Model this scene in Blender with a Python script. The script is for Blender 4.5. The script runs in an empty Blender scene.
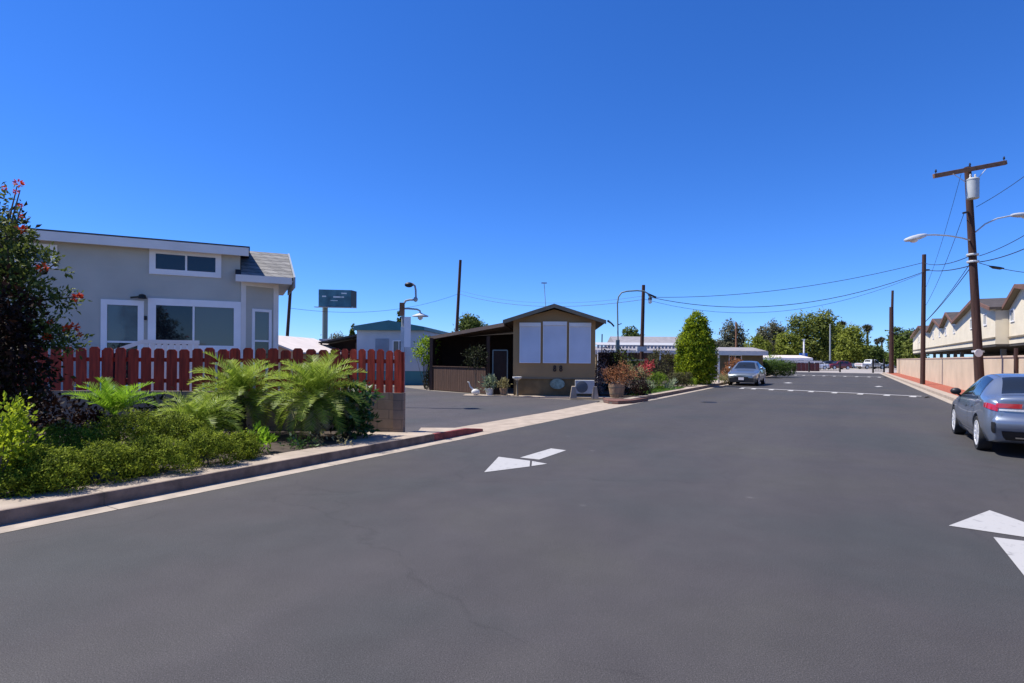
import bpy, bmesh, math, random
import numpy as np
from mathutils import Vector, Matrix, noise
PI = math.pi
rad = math.radians
random.seed(7)
sc = bpy.context.scene
col = sc.collection

# ------------------------------------------------------------------ measuring helpers
F, HC, ROLL, HOR = 560.0, 1.7, rad(0.4), 16.5
def un(px, py):
    dx, dy = px - 512.0, py - 341.5
    return dx*math.cos(ROLL) + dy*math.sin(ROLL), -dx*math.sin(ROLL) + dy*math.cos(ROLL) - HOR
def G(px, py, z=0.0):
    x, y = un(px, py); d = F*(HC - z)/y
    return Vector((x/F*d, d, z))
def D(px, py, d):
    x, y = un(px, py)
    return Vector((x/F*d, d, HC - y/F*d))
AZ = rad(31.0)
UX, UY = math.sin(AZ), math.cos(AZ)
def R(t, n, z=0.0):
    return Vector((t*UX + n*UY, t*UY - n*UX, z))
ROADROT = -AZ            # rotation that turns +Y into the road direction

# ------------------------------------------------------------------ mesh builder
ROOT = {}
class MB:
    def __init__(s): s.v = []; s.f = []
    def add(s, vs, fs):
        o = len(s.v); s.v += [tuple(v) for v in vs]; s.f += [tuple(i + o for i in f) for f in fs]; return s
    def box(s, c, size, rz=0.0, m=None):
        x, y, z = size[0]/2, size[1]/2, size[2]/2
        vs = [Vector((a*x, b*y, e*z)) for e in (-1, 1) for a, b in ((-1, -1), (1, -1), (1, 1), (-1, 1))]
        if m is None: m = Matrix.Rotation(rz, 4, 'Z')
        vs = [m @ v + Vector(c) for v in vs]
        return s.add(vs, [(3,2,1,0), (4,5,6,7), (0,1,5,4), (1,2,6,5), (2,3,7,6), (3,0,4,7)])
    def beam(s, a, b, w, h, up=Vector((0, 0, 1))):
        a, b = Vector(a), Vector(b); y = (b - a).normalized(); x = y.cross(up)
        if x.length < 1e-4: x = Vector((1, 0, 0))
        x.normalize(); z = x.cross(y)
        m = Matrix((x, y, z)).transposed().to_4x4()
        return s.box((a + b)/2, (w, (b - a).length, h), m=m)
    def prism(s, poly, vec):
        n = len(poly); vec = Vector(vec); p = [Vector(q) for q in poly]
        vs = p + [q + vec for q in p]
        fs = [tuple(range(n))[::-1], tuple(range(n, 2*n))] + [(i, (i+1) % n, n + (i+1) % n, n + i) for i in range(n)]
        return s.add(vs, fs)
    def slab(s, poly, z0, z1):
        return s.prism([(q[0], q[1], z0) for q in poly], (0, 0, z1 - z0))
    def sheet(s, poly, z):
        return s.add([(q[0], q[1], z) for q in poly], [tuple(range(len(poly)))])
    def tube(s, pts, r, seg=10, cap=True):
        pts = [Vector(p) for p in pts]; n = len(pts)
        rr = r if isinstance(r, (list, tuple)) else [r]*n
        vs = []; fs = []
        ref = None
        for i, p in enumerate(pts):
            t = (pts[min(i+1, n-1)] - pts[max(i-1, 0)]).normalized()
            if ref is None:
                ref = t.orthogonal().normalized()
            ref = (ref - t*ref.dot(t)).normalized(); b = t.cross(ref)
            for k in range(seg):
                a = 2*PI*k/seg
                vs.append(p + (ref*math.cos(a) + b*math.sin(a))*rr[i])
        for i in range(n-1):
            for k in range(seg):
                k2 = (k+1) % seg
                fs.append((i*seg+k, i*seg+k2, (i+1)*seg+k2, (i+1)*seg+k))
        if cap:
            fs.append(tuple(range(seg))[::-1]); fs.append(tuple((n-1)*seg + k for k in range(seg)))
        return s.add(vs, fs)
    def lathe(s, prof, seg=20, m=None, c=(0, 0, 0)):
        m = m or Matrix.Identity(4); c = Vector(c); vs = []; fs = []
        for r, z in prof:
            for k in range(seg):
                a = 2*PI*k/seg
                vs.append(m @ Vector((r*math.cos(a), r*math.sin(a), z)) + c)
        n = len(prof)
        for i in range(n-1):
            for k in range(seg):
                k2 = (k+1) % seg
                fs.append((i*seg+k, i*seg+k2, (i+1)*seg+k2, (i+1)*seg+k))
        fs.append(tuple(range(seg))[::-1]); fs.append(tuple((n-1)*seg + k for k in range(seg)))
        return s.add(vs, fs)
    def ball(s, c, r, seg=12, rings=8):
        if not isinstance(r, (tuple, list)): r = (r, r, r)
        prof = [(max(1e-4, math.sin(PI*i/rings)), -math.cos(PI*i/rings)) for i in range(rings+1)]
        return s.lathe(prof, seg, Matrix.Diagonal((r[0], r[1], r[2], 1)), c)
    def build(s, name, mat, parent=None, smooth=False, local=False, bevel=0.0):
        me = bpy.data.meshes.new(name)
        vs = s.v
        if parent is not None and not local:
            inv = ROOT[parent.name].inverted(); vs = [inv @ Vector(v) for v in vs]
        me.from_pydata([tuple(v) for v in vs], [], s.f)
        bm = bmesh.new(); bm.from_mesh(me)
        bmesh.ops.recalc_face_normals(bm, faces=bm.faces)
        if bevel > 0:
            try: bmesh.ops.bevel(bm, geom=[e for e in bm.edges], offset=bevel, segments=2, affect='EDGES', profile=0.6)
            except Exception: pass
        bm.to_mesh(me); bm.free()
        return link(name, me, mat, parent, smooth)
def link(name, me, mat, parent=None, smooth=False):
    if mat: me.materials.append(mat)
    if smooth:
        me.polygons.foreach_set('use_smooth', [True]*len(me.polygons))
        if smooth != 'all':
            try: me.set_sharp_from_angle(angle=rad(40))
            except Exception: pass
    o = bpy.data.objects.new(name, me); col.objects.link(o)
    if parent is not None:
        o.parent = parent; ROOT[o.name] = ROOT[parent.name]
    else:
        ROOT[o.name] = Matrix.Identity(4)
    return o
def tag(o, label, cat, group=None):
    o['label'] = label; o['category'] = cat
    if group: o['group'] = group
    return o
def thing(name, label, cat, loc, rz=0.0, group=None):
    o = bpy.data.objects.new(name, None); col.objects.link(o)
    o.empty_display_size = 0.3
    o.location = loc; o.rotation_euler = (0, 0, rz)
    ROOT[o.name] = Matrix.Translation(Vector(loc)) @ Matrix.Rotation(rz, 4, 'Z')
    return tag(o, label, cat, group)
def struct(o, kind='structure'):
    o['kind'] = kind; return o
def dup(root, loc, rz=0.0, label=None, scale=1.0):
    r = root.copy(); col.objects.link(r); r.location = loc; r.rotation_euler = (0, 0, rz); r.scale = (scale,)*3
    if label: r['label'] = label
    for ch in list(root.children):
        c = ch.copy(); col.objects.link(c); c.parent = r
        for g in list(ch.children):
            d = g.copy(); col.objects.link(d); d.parent = c
    return r

# ------------------------------------------------------------------ materials
def nt(name):
    m = bpy.data.materials.new(name); m.use_nodes = True
    t = m.node_tree; return m, t, t.nodes['Principled BSDF']
def rgb(c): return (c[0], c[1], c[2], 1.0)
def mat(name, c, rough=0.75, var=0.12, scale=2.0, bump=0.0, bscale=40.0, metal=0.0, spec=0.4, coat=0.0, c2=None, detail=5.0, stretch=(1, 1, 1)):
    m, t, b = nt(name); N, L = t.nodes, t.links
    tc = N.new('ShaderNodeTexCoord'); mp = N.new('ShaderNodeMapping'); mp.inputs['Scale'].default_value = stretch
    L.new(tc.outputs['Object'], mp.inputs['Vector'])
    n = N.new('ShaderNodeTexNoise'); n.inputs['Scale'].default_value = scale; n.inputs['Detail'].default_value = detail
    L.new(mp.outputs['Vector'], n.inputs['Vector'])
    r = N.new('ShaderNodeValToRGB')
    a = [x*(1 - var) for x in c]; e = c2 if c2 else [min(1, x*(1 + var)) for x in c]
    r.color_ramp.elements[0].position = 0.32; r.color_ramp.elements[1].position = 0.68
    r.color_ramp.elements[0].color = rgb(a); r.color_ramp.elements[1].color = rgb(e)
    L.new(n.outputs['Fac'], r.inputs['Fac']); L.new(r.outputs['Color'], b.inputs['Base Color'])
    b.inputs['Roughness'].default_value = rough; b.inputs['Metallic'].default_value = metal
    b.inputs['Specular IOR Level'].default_value = spec
    if coat: b.inputs['Coat Weight'].default_value = coat; b.inputs['Coat Roughness'].default_value = 0.04
    if bump:
        n2 = N.new('ShaderNodeTexNoise'); n2.inputs['Scale'].default_value = bscale; n2.inputs['Detail'].default_value = 4
        L.new(mp.outputs['Vector'], n2.inputs['Vector'])
        bp = N.new('ShaderNodeBump'); bp.inputs['Strength'].default_value = bump; bp.inputs['Distance'].default_value = 0.02
        L.new(n2.outputs['Fac'], bp.inputs['Height']); L.new(bp.outputs['Normal'], b.inputs['Normal'])
    return m
def brick_mat(name, c1, c2, mortar, w, h, msize=0.012, rough=0.85, off=0.5, coords='wall', bump=0.5):
    m, t, b = nt(name); N, L = t.nodes, t.links
    tc = N.new('ShaderNodeTexCoord'); sx = N.new('ShaderNodeSeparateXYZ'); L.new(tc.outputs['Object'], sx.inputs[0])
    cb = N.new('ShaderNodeCombineXYZ')
    ad = N.new('ShaderNodeMath'); ad.operation = 'ADD'
    L.new(sx.outputs['X'], ad.inputs[0]); L.new(sx.outputs['Y'], ad.inputs[1])
    if coords == 'wall':
        L.new(ad.outputs[0], cb.inputs['X']); L.new(sx.outputs['Z'], cb.inputs['Y'])
    else:
        L.new(sx.outputs['X'], cb.inputs['X']); L.new(sx.outputs['Y'], cb.inputs['Y'])
    k = N.new('ShaderNodeTexBrick'); L.new(cb.outputs[0], k.inputs['Vector'])
    k.inputs['Color1'].default_value = rgb(c1); k.inputs['Color2'].default_value = rgb(c2); k.inputs['Mortar'].default_value = rgb(mortar)
    k.inputs['Scale'].default_value = 1.0; k.inputs['Brick Width'].default_value = w; k.inputs['Row Height'].default_value = h
    k.inputs['Mortar Size'].default_value = msize; k.offset = off
    n = N.new('ShaderNodeTexNoise'); n.inputs['Scale'].default_value = 6; n.inputs['Detail'].default_value = 6
    L.new(tc.outputs['Object'], n.inputs['Vector'])
    mx = N.new('ShaderNodeMix'); mx.data_type = 'RGBA'; mx.blend_type = 'MULTIPLY'; mx.inputs['Factor'].default_value = 0.6
    L.new(k.outputs['Color'], mx.inputs['A'])
    rp = N.new('ShaderNodeValToRGB'); rp.color_ramp.elements[0].color = (.55, .52, .5, 1); rp.color_ramp.elements[1].color = (1.2, 1.2, 1.2, 1)
    L.new(n.outputs['Fac'], rp.inputs['Fac']); L.new(rp.outputs['Color'], mx.inputs['B'])
    L.new(mx.outputs['Result'], b.inputs['Base Color']); b.inputs['Roughness'].default_value = rough
    bp = N.new('ShaderNodeBump'); bp.inputs['Strength'].default_value = bump; bp.inputs['Distance'].default_value = 0.01; bp.invert = True
    L.new(k.outputs['Fac'], bp.inputs['Height']); L.new(bp.outputs['Normal'], b.inputs['Normal'])
    return m
def siding_mat(name, c, pitch=0.15, rough=0.7, axis='Z', depth=0.5):
    m = mat(name, c, rough, 0.06, 1.2); t = m.node_tree; N, L = t.nodes, t.links; b = N['Principled BSDF']
    tc = N.new('ShaderNodeTexCoord'); sx = N.new('ShaderNodeSeparateXYZ'); L.new(tc.outputs['Object'], sx.inputs[0])
    dv = N.new('ShaderNodeMath'); dv.operation = 'DIVIDE'; dv.inputs[1].default_value = pitch; L.new(sx.outputs[axis], dv.inputs[0])
    fr = N.new('ShaderNodeMath'); fr.operation = 'FRACT'; L.new(dv.outputs[0], fr.inputs[0])
    bp = N.new('ShaderNodeBump'); bp.inputs['Strength'].default_value = depth; bp.inputs['Distance'].default_value = 0.02; bp.invert = True
    L.new(fr.outputs[0], bp.inputs['Height']); L.new(bp.outputs['Normal'], b.inputs['Normal'])
    return m
def leaf_mat(name, dark, mid, light, trans=0.35, rough=0.6, spec=0.2):
    m, t, b = nt(name); N, L = t.nodes, t.links
    g = N.new('ShaderNodeNewGeometry')
    tc = N.new('ShaderNodeTexCoord'); n = N.new('ShaderNodeTexNoise'); n.inputs['Scale'].default_value = 2.2; n.inputs['Detail'].default_value = 3
    L.new(tc.outputs['Object'], n.inputs['Vector'])
    ma = N.new('ShaderNodeMath'); ma.operation = 'MULTIPLY_ADD'; ma.inputs[1].default_value = 0.45; L.new(g.outputs['Random Per Island'], ma.inputs[0])
    m2 = N.new('ShaderNodeMath'); m2.operation = 'MULTIPLY'; m2.inputs[1].default_value = 0.6; L.new(n.outputs['Fac'], m2.inputs[0]); L.new(m2.outputs[0], ma.inputs[2])
    r = N.new('ShaderNodeValToRGB'); e = r.color_ramp.elements
    e[0].position = 0.22; e[0].color = rgb(dark); e[1].position = 0.85; e[1].color = rgb(light)
    k = e.new(0.52); k.color = rgb(mid)
    L.new(ma.outputs[0], r.inputs['Fac']); L.new(r.outputs['Color'], b.inputs['Base Color'])
    b.inputs['Roughness'].default_value = rough; b.inputs['Specular IOR Level'].default_value = spec
    tr = N.new('ShaderNodeBsdfTranslucent'); L.new(r.outputs['Color'], tr.inputs['Color'])
    mx = N.new('ShaderNodeMixShader'); mx.inputs[0].default_value = trans
    L.new(b.outputs[0], mx.inputs[1]); L.new(tr.outputs[0], mx.inputs[2])
    L.new(mx.outputs[0], N['Material Output'].inputs['Surface'])
    return m
def glass_mat(name, c, rough=0.03, spec=0.6):
    m, t, b = nt(name); b.inputs['Base Color'].default_value = rgb(c); b.inputs['Roughness'].default_value = rough
    b.inputs['Specular IOR Level'].default_value = spec
    N, L = t.nodes, t.links
    tc = N.new('ShaderNodeTexCoord'); n = N.new('ShaderNodeTexNoise'); n.inputs['Scale'].default_value = 0.8
    L.new(tc.outputs['Object'], n.inputs['Vector'])
    bp = N.new('ShaderNodeBump'); bp.inputs['Strength'].default_value = 0.04; bp.inputs['Distance'].default_value = 0.05
    L.new(n.outputs['Fac'], bp.inputs['Height']); L.new(bp.outputs['Normal'], b.inputs['Normal'])
    return m
def asphalt_mat(name, base, tint=1.0):
    m, t, b = nt(name); N, L = t.nodes, t.links
    tc = N.new('ShaderNodeTexCoord')
    def ns(scale, det, stretch=(1, 1, 1), rz=0.0):
        rt = N.new('ShaderNodeMapping'); rt.inputs['Rotation'].default_value = (0, 0, rz); L.new(tc.outputs['Object'], rt.inputs['Vector'])
        mp = N.new('ShaderNodeMapping'); mp.inputs['Scale'].default_value = stretch
        L.new(rt.outputs['Vector'], mp.inputs['Vector'])
        n = N.new('ShaderNodeTexNoise'); n.inputs['Scale'].default_value = scale; n.inputs['Detail'].default_value = det
        L.new(mp.outputs['Vector'], n.inputs['Vector']); return n
    big = ns(0.30, 5); lane = ns(0.7, 4, (1.0, 0.07, 1), AZ); mid = ns(2.5, 6); fine = ns(140, 2); vor = N.new('ShaderNodeTexVoronoi')
    vor.inputs['Scale'].default_value = 95; L.new(tc.outputs['Object'], vor.inputs['Vector'])
    r = N.new('ShaderNodeValToRGB'); e = r.color_ramp.elements
    e[0].position = 0.34; e[0].color = rgb((base[0]*.86, base[1]*.91, base[2]*.97)); e[1].position = 0.66; e[1].color = rgb((base[0]*1.09, base[1]*1.06, base[2]*1.04))
    e2 = e.new(.5); e2.color = rgb((base[0]*1.0, base[1]*.95, base[2]*1.02))
    L.new(big.outputs['Fac'], r.inputs['Fac'])
    def mul(a, src, lo, hi, fac=1.0, p0=0.3, p1=0.7):
        q = N.new('ShaderNodeValToRGB'); q.color_ramp.elements[0].color = (lo, lo, lo, 1); q.color_ramp.elements[1].color = (hi, hi, hi, 1)
        q.color_ramp.elements[0].position = p0; q.color_ramp.elements[1].position = p1
        L.new(src, q.inputs['Fac'])
        x = N.new('ShaderNodeMix'); x.data_type = 'RGBA'; x.blend_type = 'MULTIPLY'; x.inputs['Factor'].default_value = fac
        L.new(a, x.inputs['A']); L.new(q.outputs['Color'], x.inputs['B']); return x.outputs['Result']
    c = mul(r.outputs['Color'], lane.outputs['Fac'], 0.90, 1.10)
    c = mul(c, mid.outputs['Fac'], 0.93, 1.07)
    c = mul(c, fine.outputs['Fac'], 0.5, 1.5)
    c = mul(c, vor.outputs['Distance'], 1.55, 0.85, 1.0, 0.0, 0.35)
    wv = N.new('ShaderNodeVectorMath'); wv.operation = 'MULTIPLY_ADD'; wv.inputs[1].default_value = (.9, .9, 0)
    nz = N.new('ShaderNodeTexNoise'); nz.inputs['Scale'].default_value = 1.3; nz.inputs['Detail'].default_value = 6; L.new(tc.outputs['Object'], nz.inputs['Vector'])
    L.new(nz.outputs['Color'], wv.inputs[0]); L.new(tc.outputs['Object'], wv.inputs[2])
    ck = N.new('ShaderNodeTexVoronoi'); ck.feature = 'DISTANCE_TO_EDGE'; ck.inputs['Scale'].default_value = 0.21; L.new(wv.outputs[0], ck.inputs['Vector'])
    ad = N.new('ShaderNodeMath'); ad.operation = 'MULTIPLY_ADD'; ad.inputs[1].default_value = .16; ad.use_clamp = True
    gate = N.new('ShaderNodeMath'); gate.operation = 'SUBTRACT'; gate.inputs[1].default_value = .5; gate.use_clamp = True
    L.new(big.outputs['Fac'], gate.inputs[0]); L.new(gate.outputs[0], ad.inputs[0]); L.new(ck.outputs['Distance'], ad.inputs[2])
    c = mul(c, ad.outputs[0], 0.84, 1.0, 1.0, 0.001, 0.0045)
    sp = N.new('ShaderNodeTexVoronoi'); sp.inputs['Scale'].default_value = 0.9; L.new(tc.outputs['Object'], sp.inputs['Vector'])
    wob = N.new('ShaderNodeMath'); wob.operation = 'MULTIPLY_ADD'; wob.inputs[1].default_value = .05; L.new(mid.outputs['Fac'], wob.inputs[0]); L.new(sp.outputs['Distance'], wob.inputs[2])
    c = mul(c, wob.outputs[0], 1.75, 1.0, 1.0, 0.045, 0.085)
    L.new(c, b.inputs['Base Color']); b.inputs['Roughness'].default_value = 0.8; b.inputs['Specular IOR Level'].default_value = 0.3
    bp = N.new('ShaderNodeBump'); bp.inputs['Strength'].default_value = 0.35; bp.inputs['Distance'].default_value = 0.006
    L.new(fine.outputs['Fac'], bp.inputs['Height']); L.new(bp.outputs['Normal'], b.inputs['Normal'])
    return m
def worn_paint(name, c, under, wear=0.42):
    m, t, b = nt(name); N, L = t.nodes, t.links
    tc = N.new('ShaderNodeTexCoord'); n = N.new('ShaderNodeTexNoise'); n.inputs['Scale'].default_value = 9; n.inputs['Detail'].default_value = 9; n.inputs['Roughness'].default_value = 0.7
    L.new(tc.outputs['Object'], n.inputs['Vector'])
    r = N.new('ShaderNodeValToRGB'); e = r.color_ramp.elements; e[0].position = wear - 0.12; e[0].color = rgb(under); e[1].position = wear + 0.02; e[1].color = rgb(c)
    L.new(n.outputs['Fac'], r.inputs['Fac']); L.new(r.outputs['Color'], b.inputs['Base Color']); b.inputs['Roughness'].default_value = 0.7
    return m

MT = dict(
 asphalt=asphalt_mat('asphalt', (0.0600, 0.0575, 0.0540)),
 asphalt_side=asphalt_mat('asphalt_side_drive', (0.072, 0.068, 0.067)),
 ground=mat('dry_ground', (0.20, 0.17, 0.14), .95, .25, .6, .3),
 farpave=mat('far_concrete', (0.30, 0.27, 0.25), .9, .15, .4),
 soil=mat('soil', (0.055, 0.040, 0.030), .95, .4, 5, .8, 30),
 conc=mat('concrete', (0.345, 0.28, 0.22), .9, .16, 3, .25, 60),
 conc2=mat('kerb_concrete', (0.34, 0.285, 0.23), .9, .2, 4, .25, 60),
 kerbdark=mat('dark_kerb_face', (0.17, 0.125, 0.10), .9, .35, 5, .3, 40),  # kerb face set darker than the walkway concrete
 redkerb=mat('red_kerb_paint', (0.22, 0.05, 0.045), .8, .3, 6, .2),
 redmulch=mat('red_mulch', (0.30, 0.085, 0.05), .95, .35, 14, .9, 50),
 lawn=mat('lawn_soil', (0.05, 0.09, 0.02), .95, .3, 4),
 white=mat('white_paint', (0.82, 0.80, 0.78), .55, .05, 2),
 offwhite=mat('offwhite_trim', (0.76, 0.72, 0.66), .6, .06, 2),
 marking=worn_paint('road_paint', (0.37, 0.36, 0.35), (0.21, 0.205, 0.20), .42),
 thinmark=worn_paint('thin_road_paint', (0.40, 0.39, 0.385), (0.2, 0.2, 0.2), .40),
 housegray=siding_mat('gray_siding', (0.46, 0.445, 0.38), .18, .7, 'Z', .25),
 shingle=brick_mat('asphalt_shingle', (.17, .165, .155), (.26, .25, .235), (.07, .07, .07), .32, .14, .012, .9, .5),
 darkroof=mat('dark_roofing', (0.03, 0.03, 0.033), .8, .2, 4),
 redfence=mat('red_stained_wood', (0.36, 0.034, 0.013), .75, .4, 5, .3, 30, stretch=(4, 4, .4)),
 block=brick_mat('concrete_block', (.235, .165, .115), (.27, .195, .14), (.17, .125, .095), .40, .20, .01),
 glassdark=glass_mat('dark_window_glass', (0.012, 0.014, 0.016)),
 glassgreen=glass_mat('curtained_window_glass', (0.11, 0.125, 0.105), .05),
 blinds=glass_mat('window_with_blind', (0.10, 0.13, 0.13), .06),
 bronze=mat('bronze_metal', (0.05, 0.04, 0.03), .4, .1, 3, metal=.7),
 tanwall=siding_mat('tan_panel_siding', (0.35, 0.215, 0.095), .4, .75, 'Z', .3),
 tanskirt=mat('tan_skirting', (0.18, 0.12, 0.052), .8, .2, 3, .2),
 tantrim=mat('tan_trim', (0.21, 0.165, 0.105), .7, .1, 3),
 shutter=siding_mat('shade_tinted_roll_shutter', (0.62, 0.63, 0.68), .055, .5, 'Z', .3),  # white shutter, darker and bluish: the tone of shade is put into its colour
 brownroof=mat('brown_metal_roof', (0.075, 0.05, 0.036), .6, .15, 2),
 brownwood=mat('dark_brown_wood', (0.075, 0.04, 0.026), .8, .3, 4, .3, 40, stretch=(4, 4, .3)),
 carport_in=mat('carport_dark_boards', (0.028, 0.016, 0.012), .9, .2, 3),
 polewood=mat('creosote_pole_wood', (0.058, 0.027, 0.021), .9, .35, 5, .5, 30, stretch=(3, 3, .15)),
 crossarm=mat('crossarm_wood', (0.22, 0.11, 0.06), .9, .3, 5, .4, 30),
 galv=mat('galvanised_steel', (0.52, 0.53, 0.53), .5, .12, 6, metal=.25),
 graymetal=mat('gray_painted_steel', (0.30, 0.32, 0.33), .5, .1, 6),
 polegreen=mat('green_gray_pole', (0.16, 0.20, 0.19), .5, .1, 6),
 lampglass=mat('lamp_glass', (0.75, 0.74, 0.70), .25, .03, 3),
 wire=mat('wire_black', (0.02, 0.02, 0.024), .6, .1, 2),
 tan=mat('tan_stucco', (0.56, 0.435, 0.305), .92, .09, .8, .35, 60),
 tancap=mat('tan_stucco_cap', (0.52, 0.38, 0.28), .9, .1, 1),
 cream=mat('cream_stucco', (0.72, 0.63, 0.47), .9, .06, 1, .2, 60),
 fascia=mat('brown_fascia', (0.17, 0.085, 0.055), .7, .15, 2),
 apshingle=mat('brown_shingle', (0.06, 0.048, 0.044), .9, .3, 3, .5, 20),
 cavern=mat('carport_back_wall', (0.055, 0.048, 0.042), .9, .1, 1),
 teal=mat('teal_fascia', (0.045, 0.17, 0.18), .5, .1, 2),
 tealskirt=siding_mat('teal_skirting', (0.05, 0.20, 0.23), .3, .6, 'X', .3),
 paleblue=siding_mat('pale_siding', (0.50, 0.53, 0.55), .2, .6, 'Z', .25),
 graydoor=mat('gray_door', (0.24, 0.28, 0.32), .5, .1, 2),
 peach=mat('peach_stucco', (0.58, 0.36, 0.22), .9, .08, 2),
 pinkroof=mat('pale_metal_roof', (0.62, 0.54, 0.48), .7, .08, 1.5),
 billface=mat('billboard_face', (0.035, 0.12, 0.17), .5, .35, .5, c2=(0.06, 0.19, 0.25)),
 billtext=mat('billboard_lettering', (0.55, 0.62, 0.66), .6, .05, 2),
 black=mat('black_paint', (0.018, 0.018, 0.02), .5, .1, 2),
 rubber=mat('tyre_rubber', (0.02, 0.02, 0.021), .85, .15, 8, .2),
 alloy=mat('alloy_wheel', (0.72, 0.72, 0.73), .38, .05, 4, metal=.45),
 carblue=mat('slate_blue_metallic_paint', (0.205, 0.24, 0.305), .36, .03, 900, metal=.55, coat=1.0, detail=2),
 carsilver=mat('silver_metallic_paint', (0.22, 0.25, 0.27), .30, .03, 900, metal=.65, coat=1.0, detail=2),
 carwhite=mat('white_car_paint', (0.72, 0.72, 0.72), .35, .03, 3, coat=.8),
 carred=mat('dark_red_car_paint', (0.16, 0.012, 0.018), .35, .05, 3, coat=.8),
 cardark=mat('dark_navy_car_paint', (0.018, 0.02, 0.03), .35, .05, 3, coat=.8),
 carglass=glass_mat('car_glass', (0.015, 0.018, 0.02), .02, .9),
 redlens=mat('red_tail_lens', (0.42, 0.012, 0.018), .12, .1, 20, coat=1.0, spec=.6),
 clearlens=mat('clear_lens', (0.62, 0.63, 0.65), .1, .15, 30, coat=1.0, spec=.6),
 trimblack=mat('black_car_trim', (0.016, 0.016, 0.018), .45, .1, 5),
 chrome=mat('chrome', (0.75, 0.75, 0.77), .12, .03, 5, metal=1.0),
 plate=mat('licence_plate', (0.62, 0.60, 0.66), .5, .06, 8),
 acwhite=mat('ac_casing', (0.42, 0.41, 0.40), .5, .06, 3),
 acgrille=mat('ac_grille', (0.09, 0.10, 0.11), .6, .1, 3),
 terracotta=mat('wood_barrel', (0.32, 0.20, 0.115), .85, .25, 4, .4, 25, stretch=(3, 3, .4)),
 brickedge=brick_mat('brick_edging', (.13, .05, .038), (.17, .07, .05), (.15, .13, .11), .22, .075, .012),
 bluesign=mat('blue_sign', (0.02, 0.13, 0.45), .5, .08, 1),
 bark=mat('bark', (0.13, 0.10, 0.075), .95, .35, 6, .8, 18, stretch=(2, 2, .4)),
 palmbark=mat('palm_bark', (0.12, 0.075, 0.045), .95, .45, 14, .9, 25),
 grayroof=mat('gray_composition_roof', (0.24, 0.225, 0.235), .9, .15, 2),
 iron=mat('iron_gate', (0.02, 0.018, 0.018), .6, .1, 3),
 maroon=mat('maroon_panel', (0.12, 0.03, 0.03), .7, .2, 3),
 ceram=mat('pale_ceramic', (0.62, 0.60, 0.55), .5, .1, 5),
 greenglass=mat('sage_green_plaque', (0.23, 0.30, 0.24), .5, .35, 6),
 pinkpaint=mat('dark_number_plaque', (0.035, 0.022, 0.018), .6, .1, 5),
 transformer=mat('transformer_grey', (0.42, 0.44, 0.43), .5, .1, 4, metal=.1),
)
def joints(m, pitch, width=.012):
    t = m.node_tree; N, L = t.nodes, t.links; b = N['Principled BSDF']; src = b.inputs['Base Color'].links[0].from_socket
    tc = N.new('ShaderNodeTexCoord'); dt = N.new('ShaderNodeVectorMath'); dt.operation = 'DOT_PRODUCT'; dt.inputs[1].default_value = (UX/pitch, UY/pitch, 0)
    L.new(tc.outputs['Object'], dt.inputs[0]); fr = N.new('ShaderNodeMath'); fr.operation = 'FRACT'; L.new(dt.outputs['Value'], fr.inputs[0])
    lt = N.new('ShaderNodeMath'); lt.operation = 'LESS_THAN'; lt.inputs[1].default_value = width/pitch; L.new(fr.outputs[0], lt.inputs[0])
    mx = N.new('ShaderNodeMix'); mx.data_type = 'RGBA'; L.new(lt.outputs[0], mx.inputs['Factor']); L.new(src, mx.inputs['A']); mx.inputs['B'].default_value = (.09, .075, .06, 1)
    L.new(mx.outputs['Result'], b.inputs['Base Color'])
joints(MT['conc'], 1.53); joints(MT['conc2'], 3.05); joints(MT['kerbdark'], 3.05)
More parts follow.
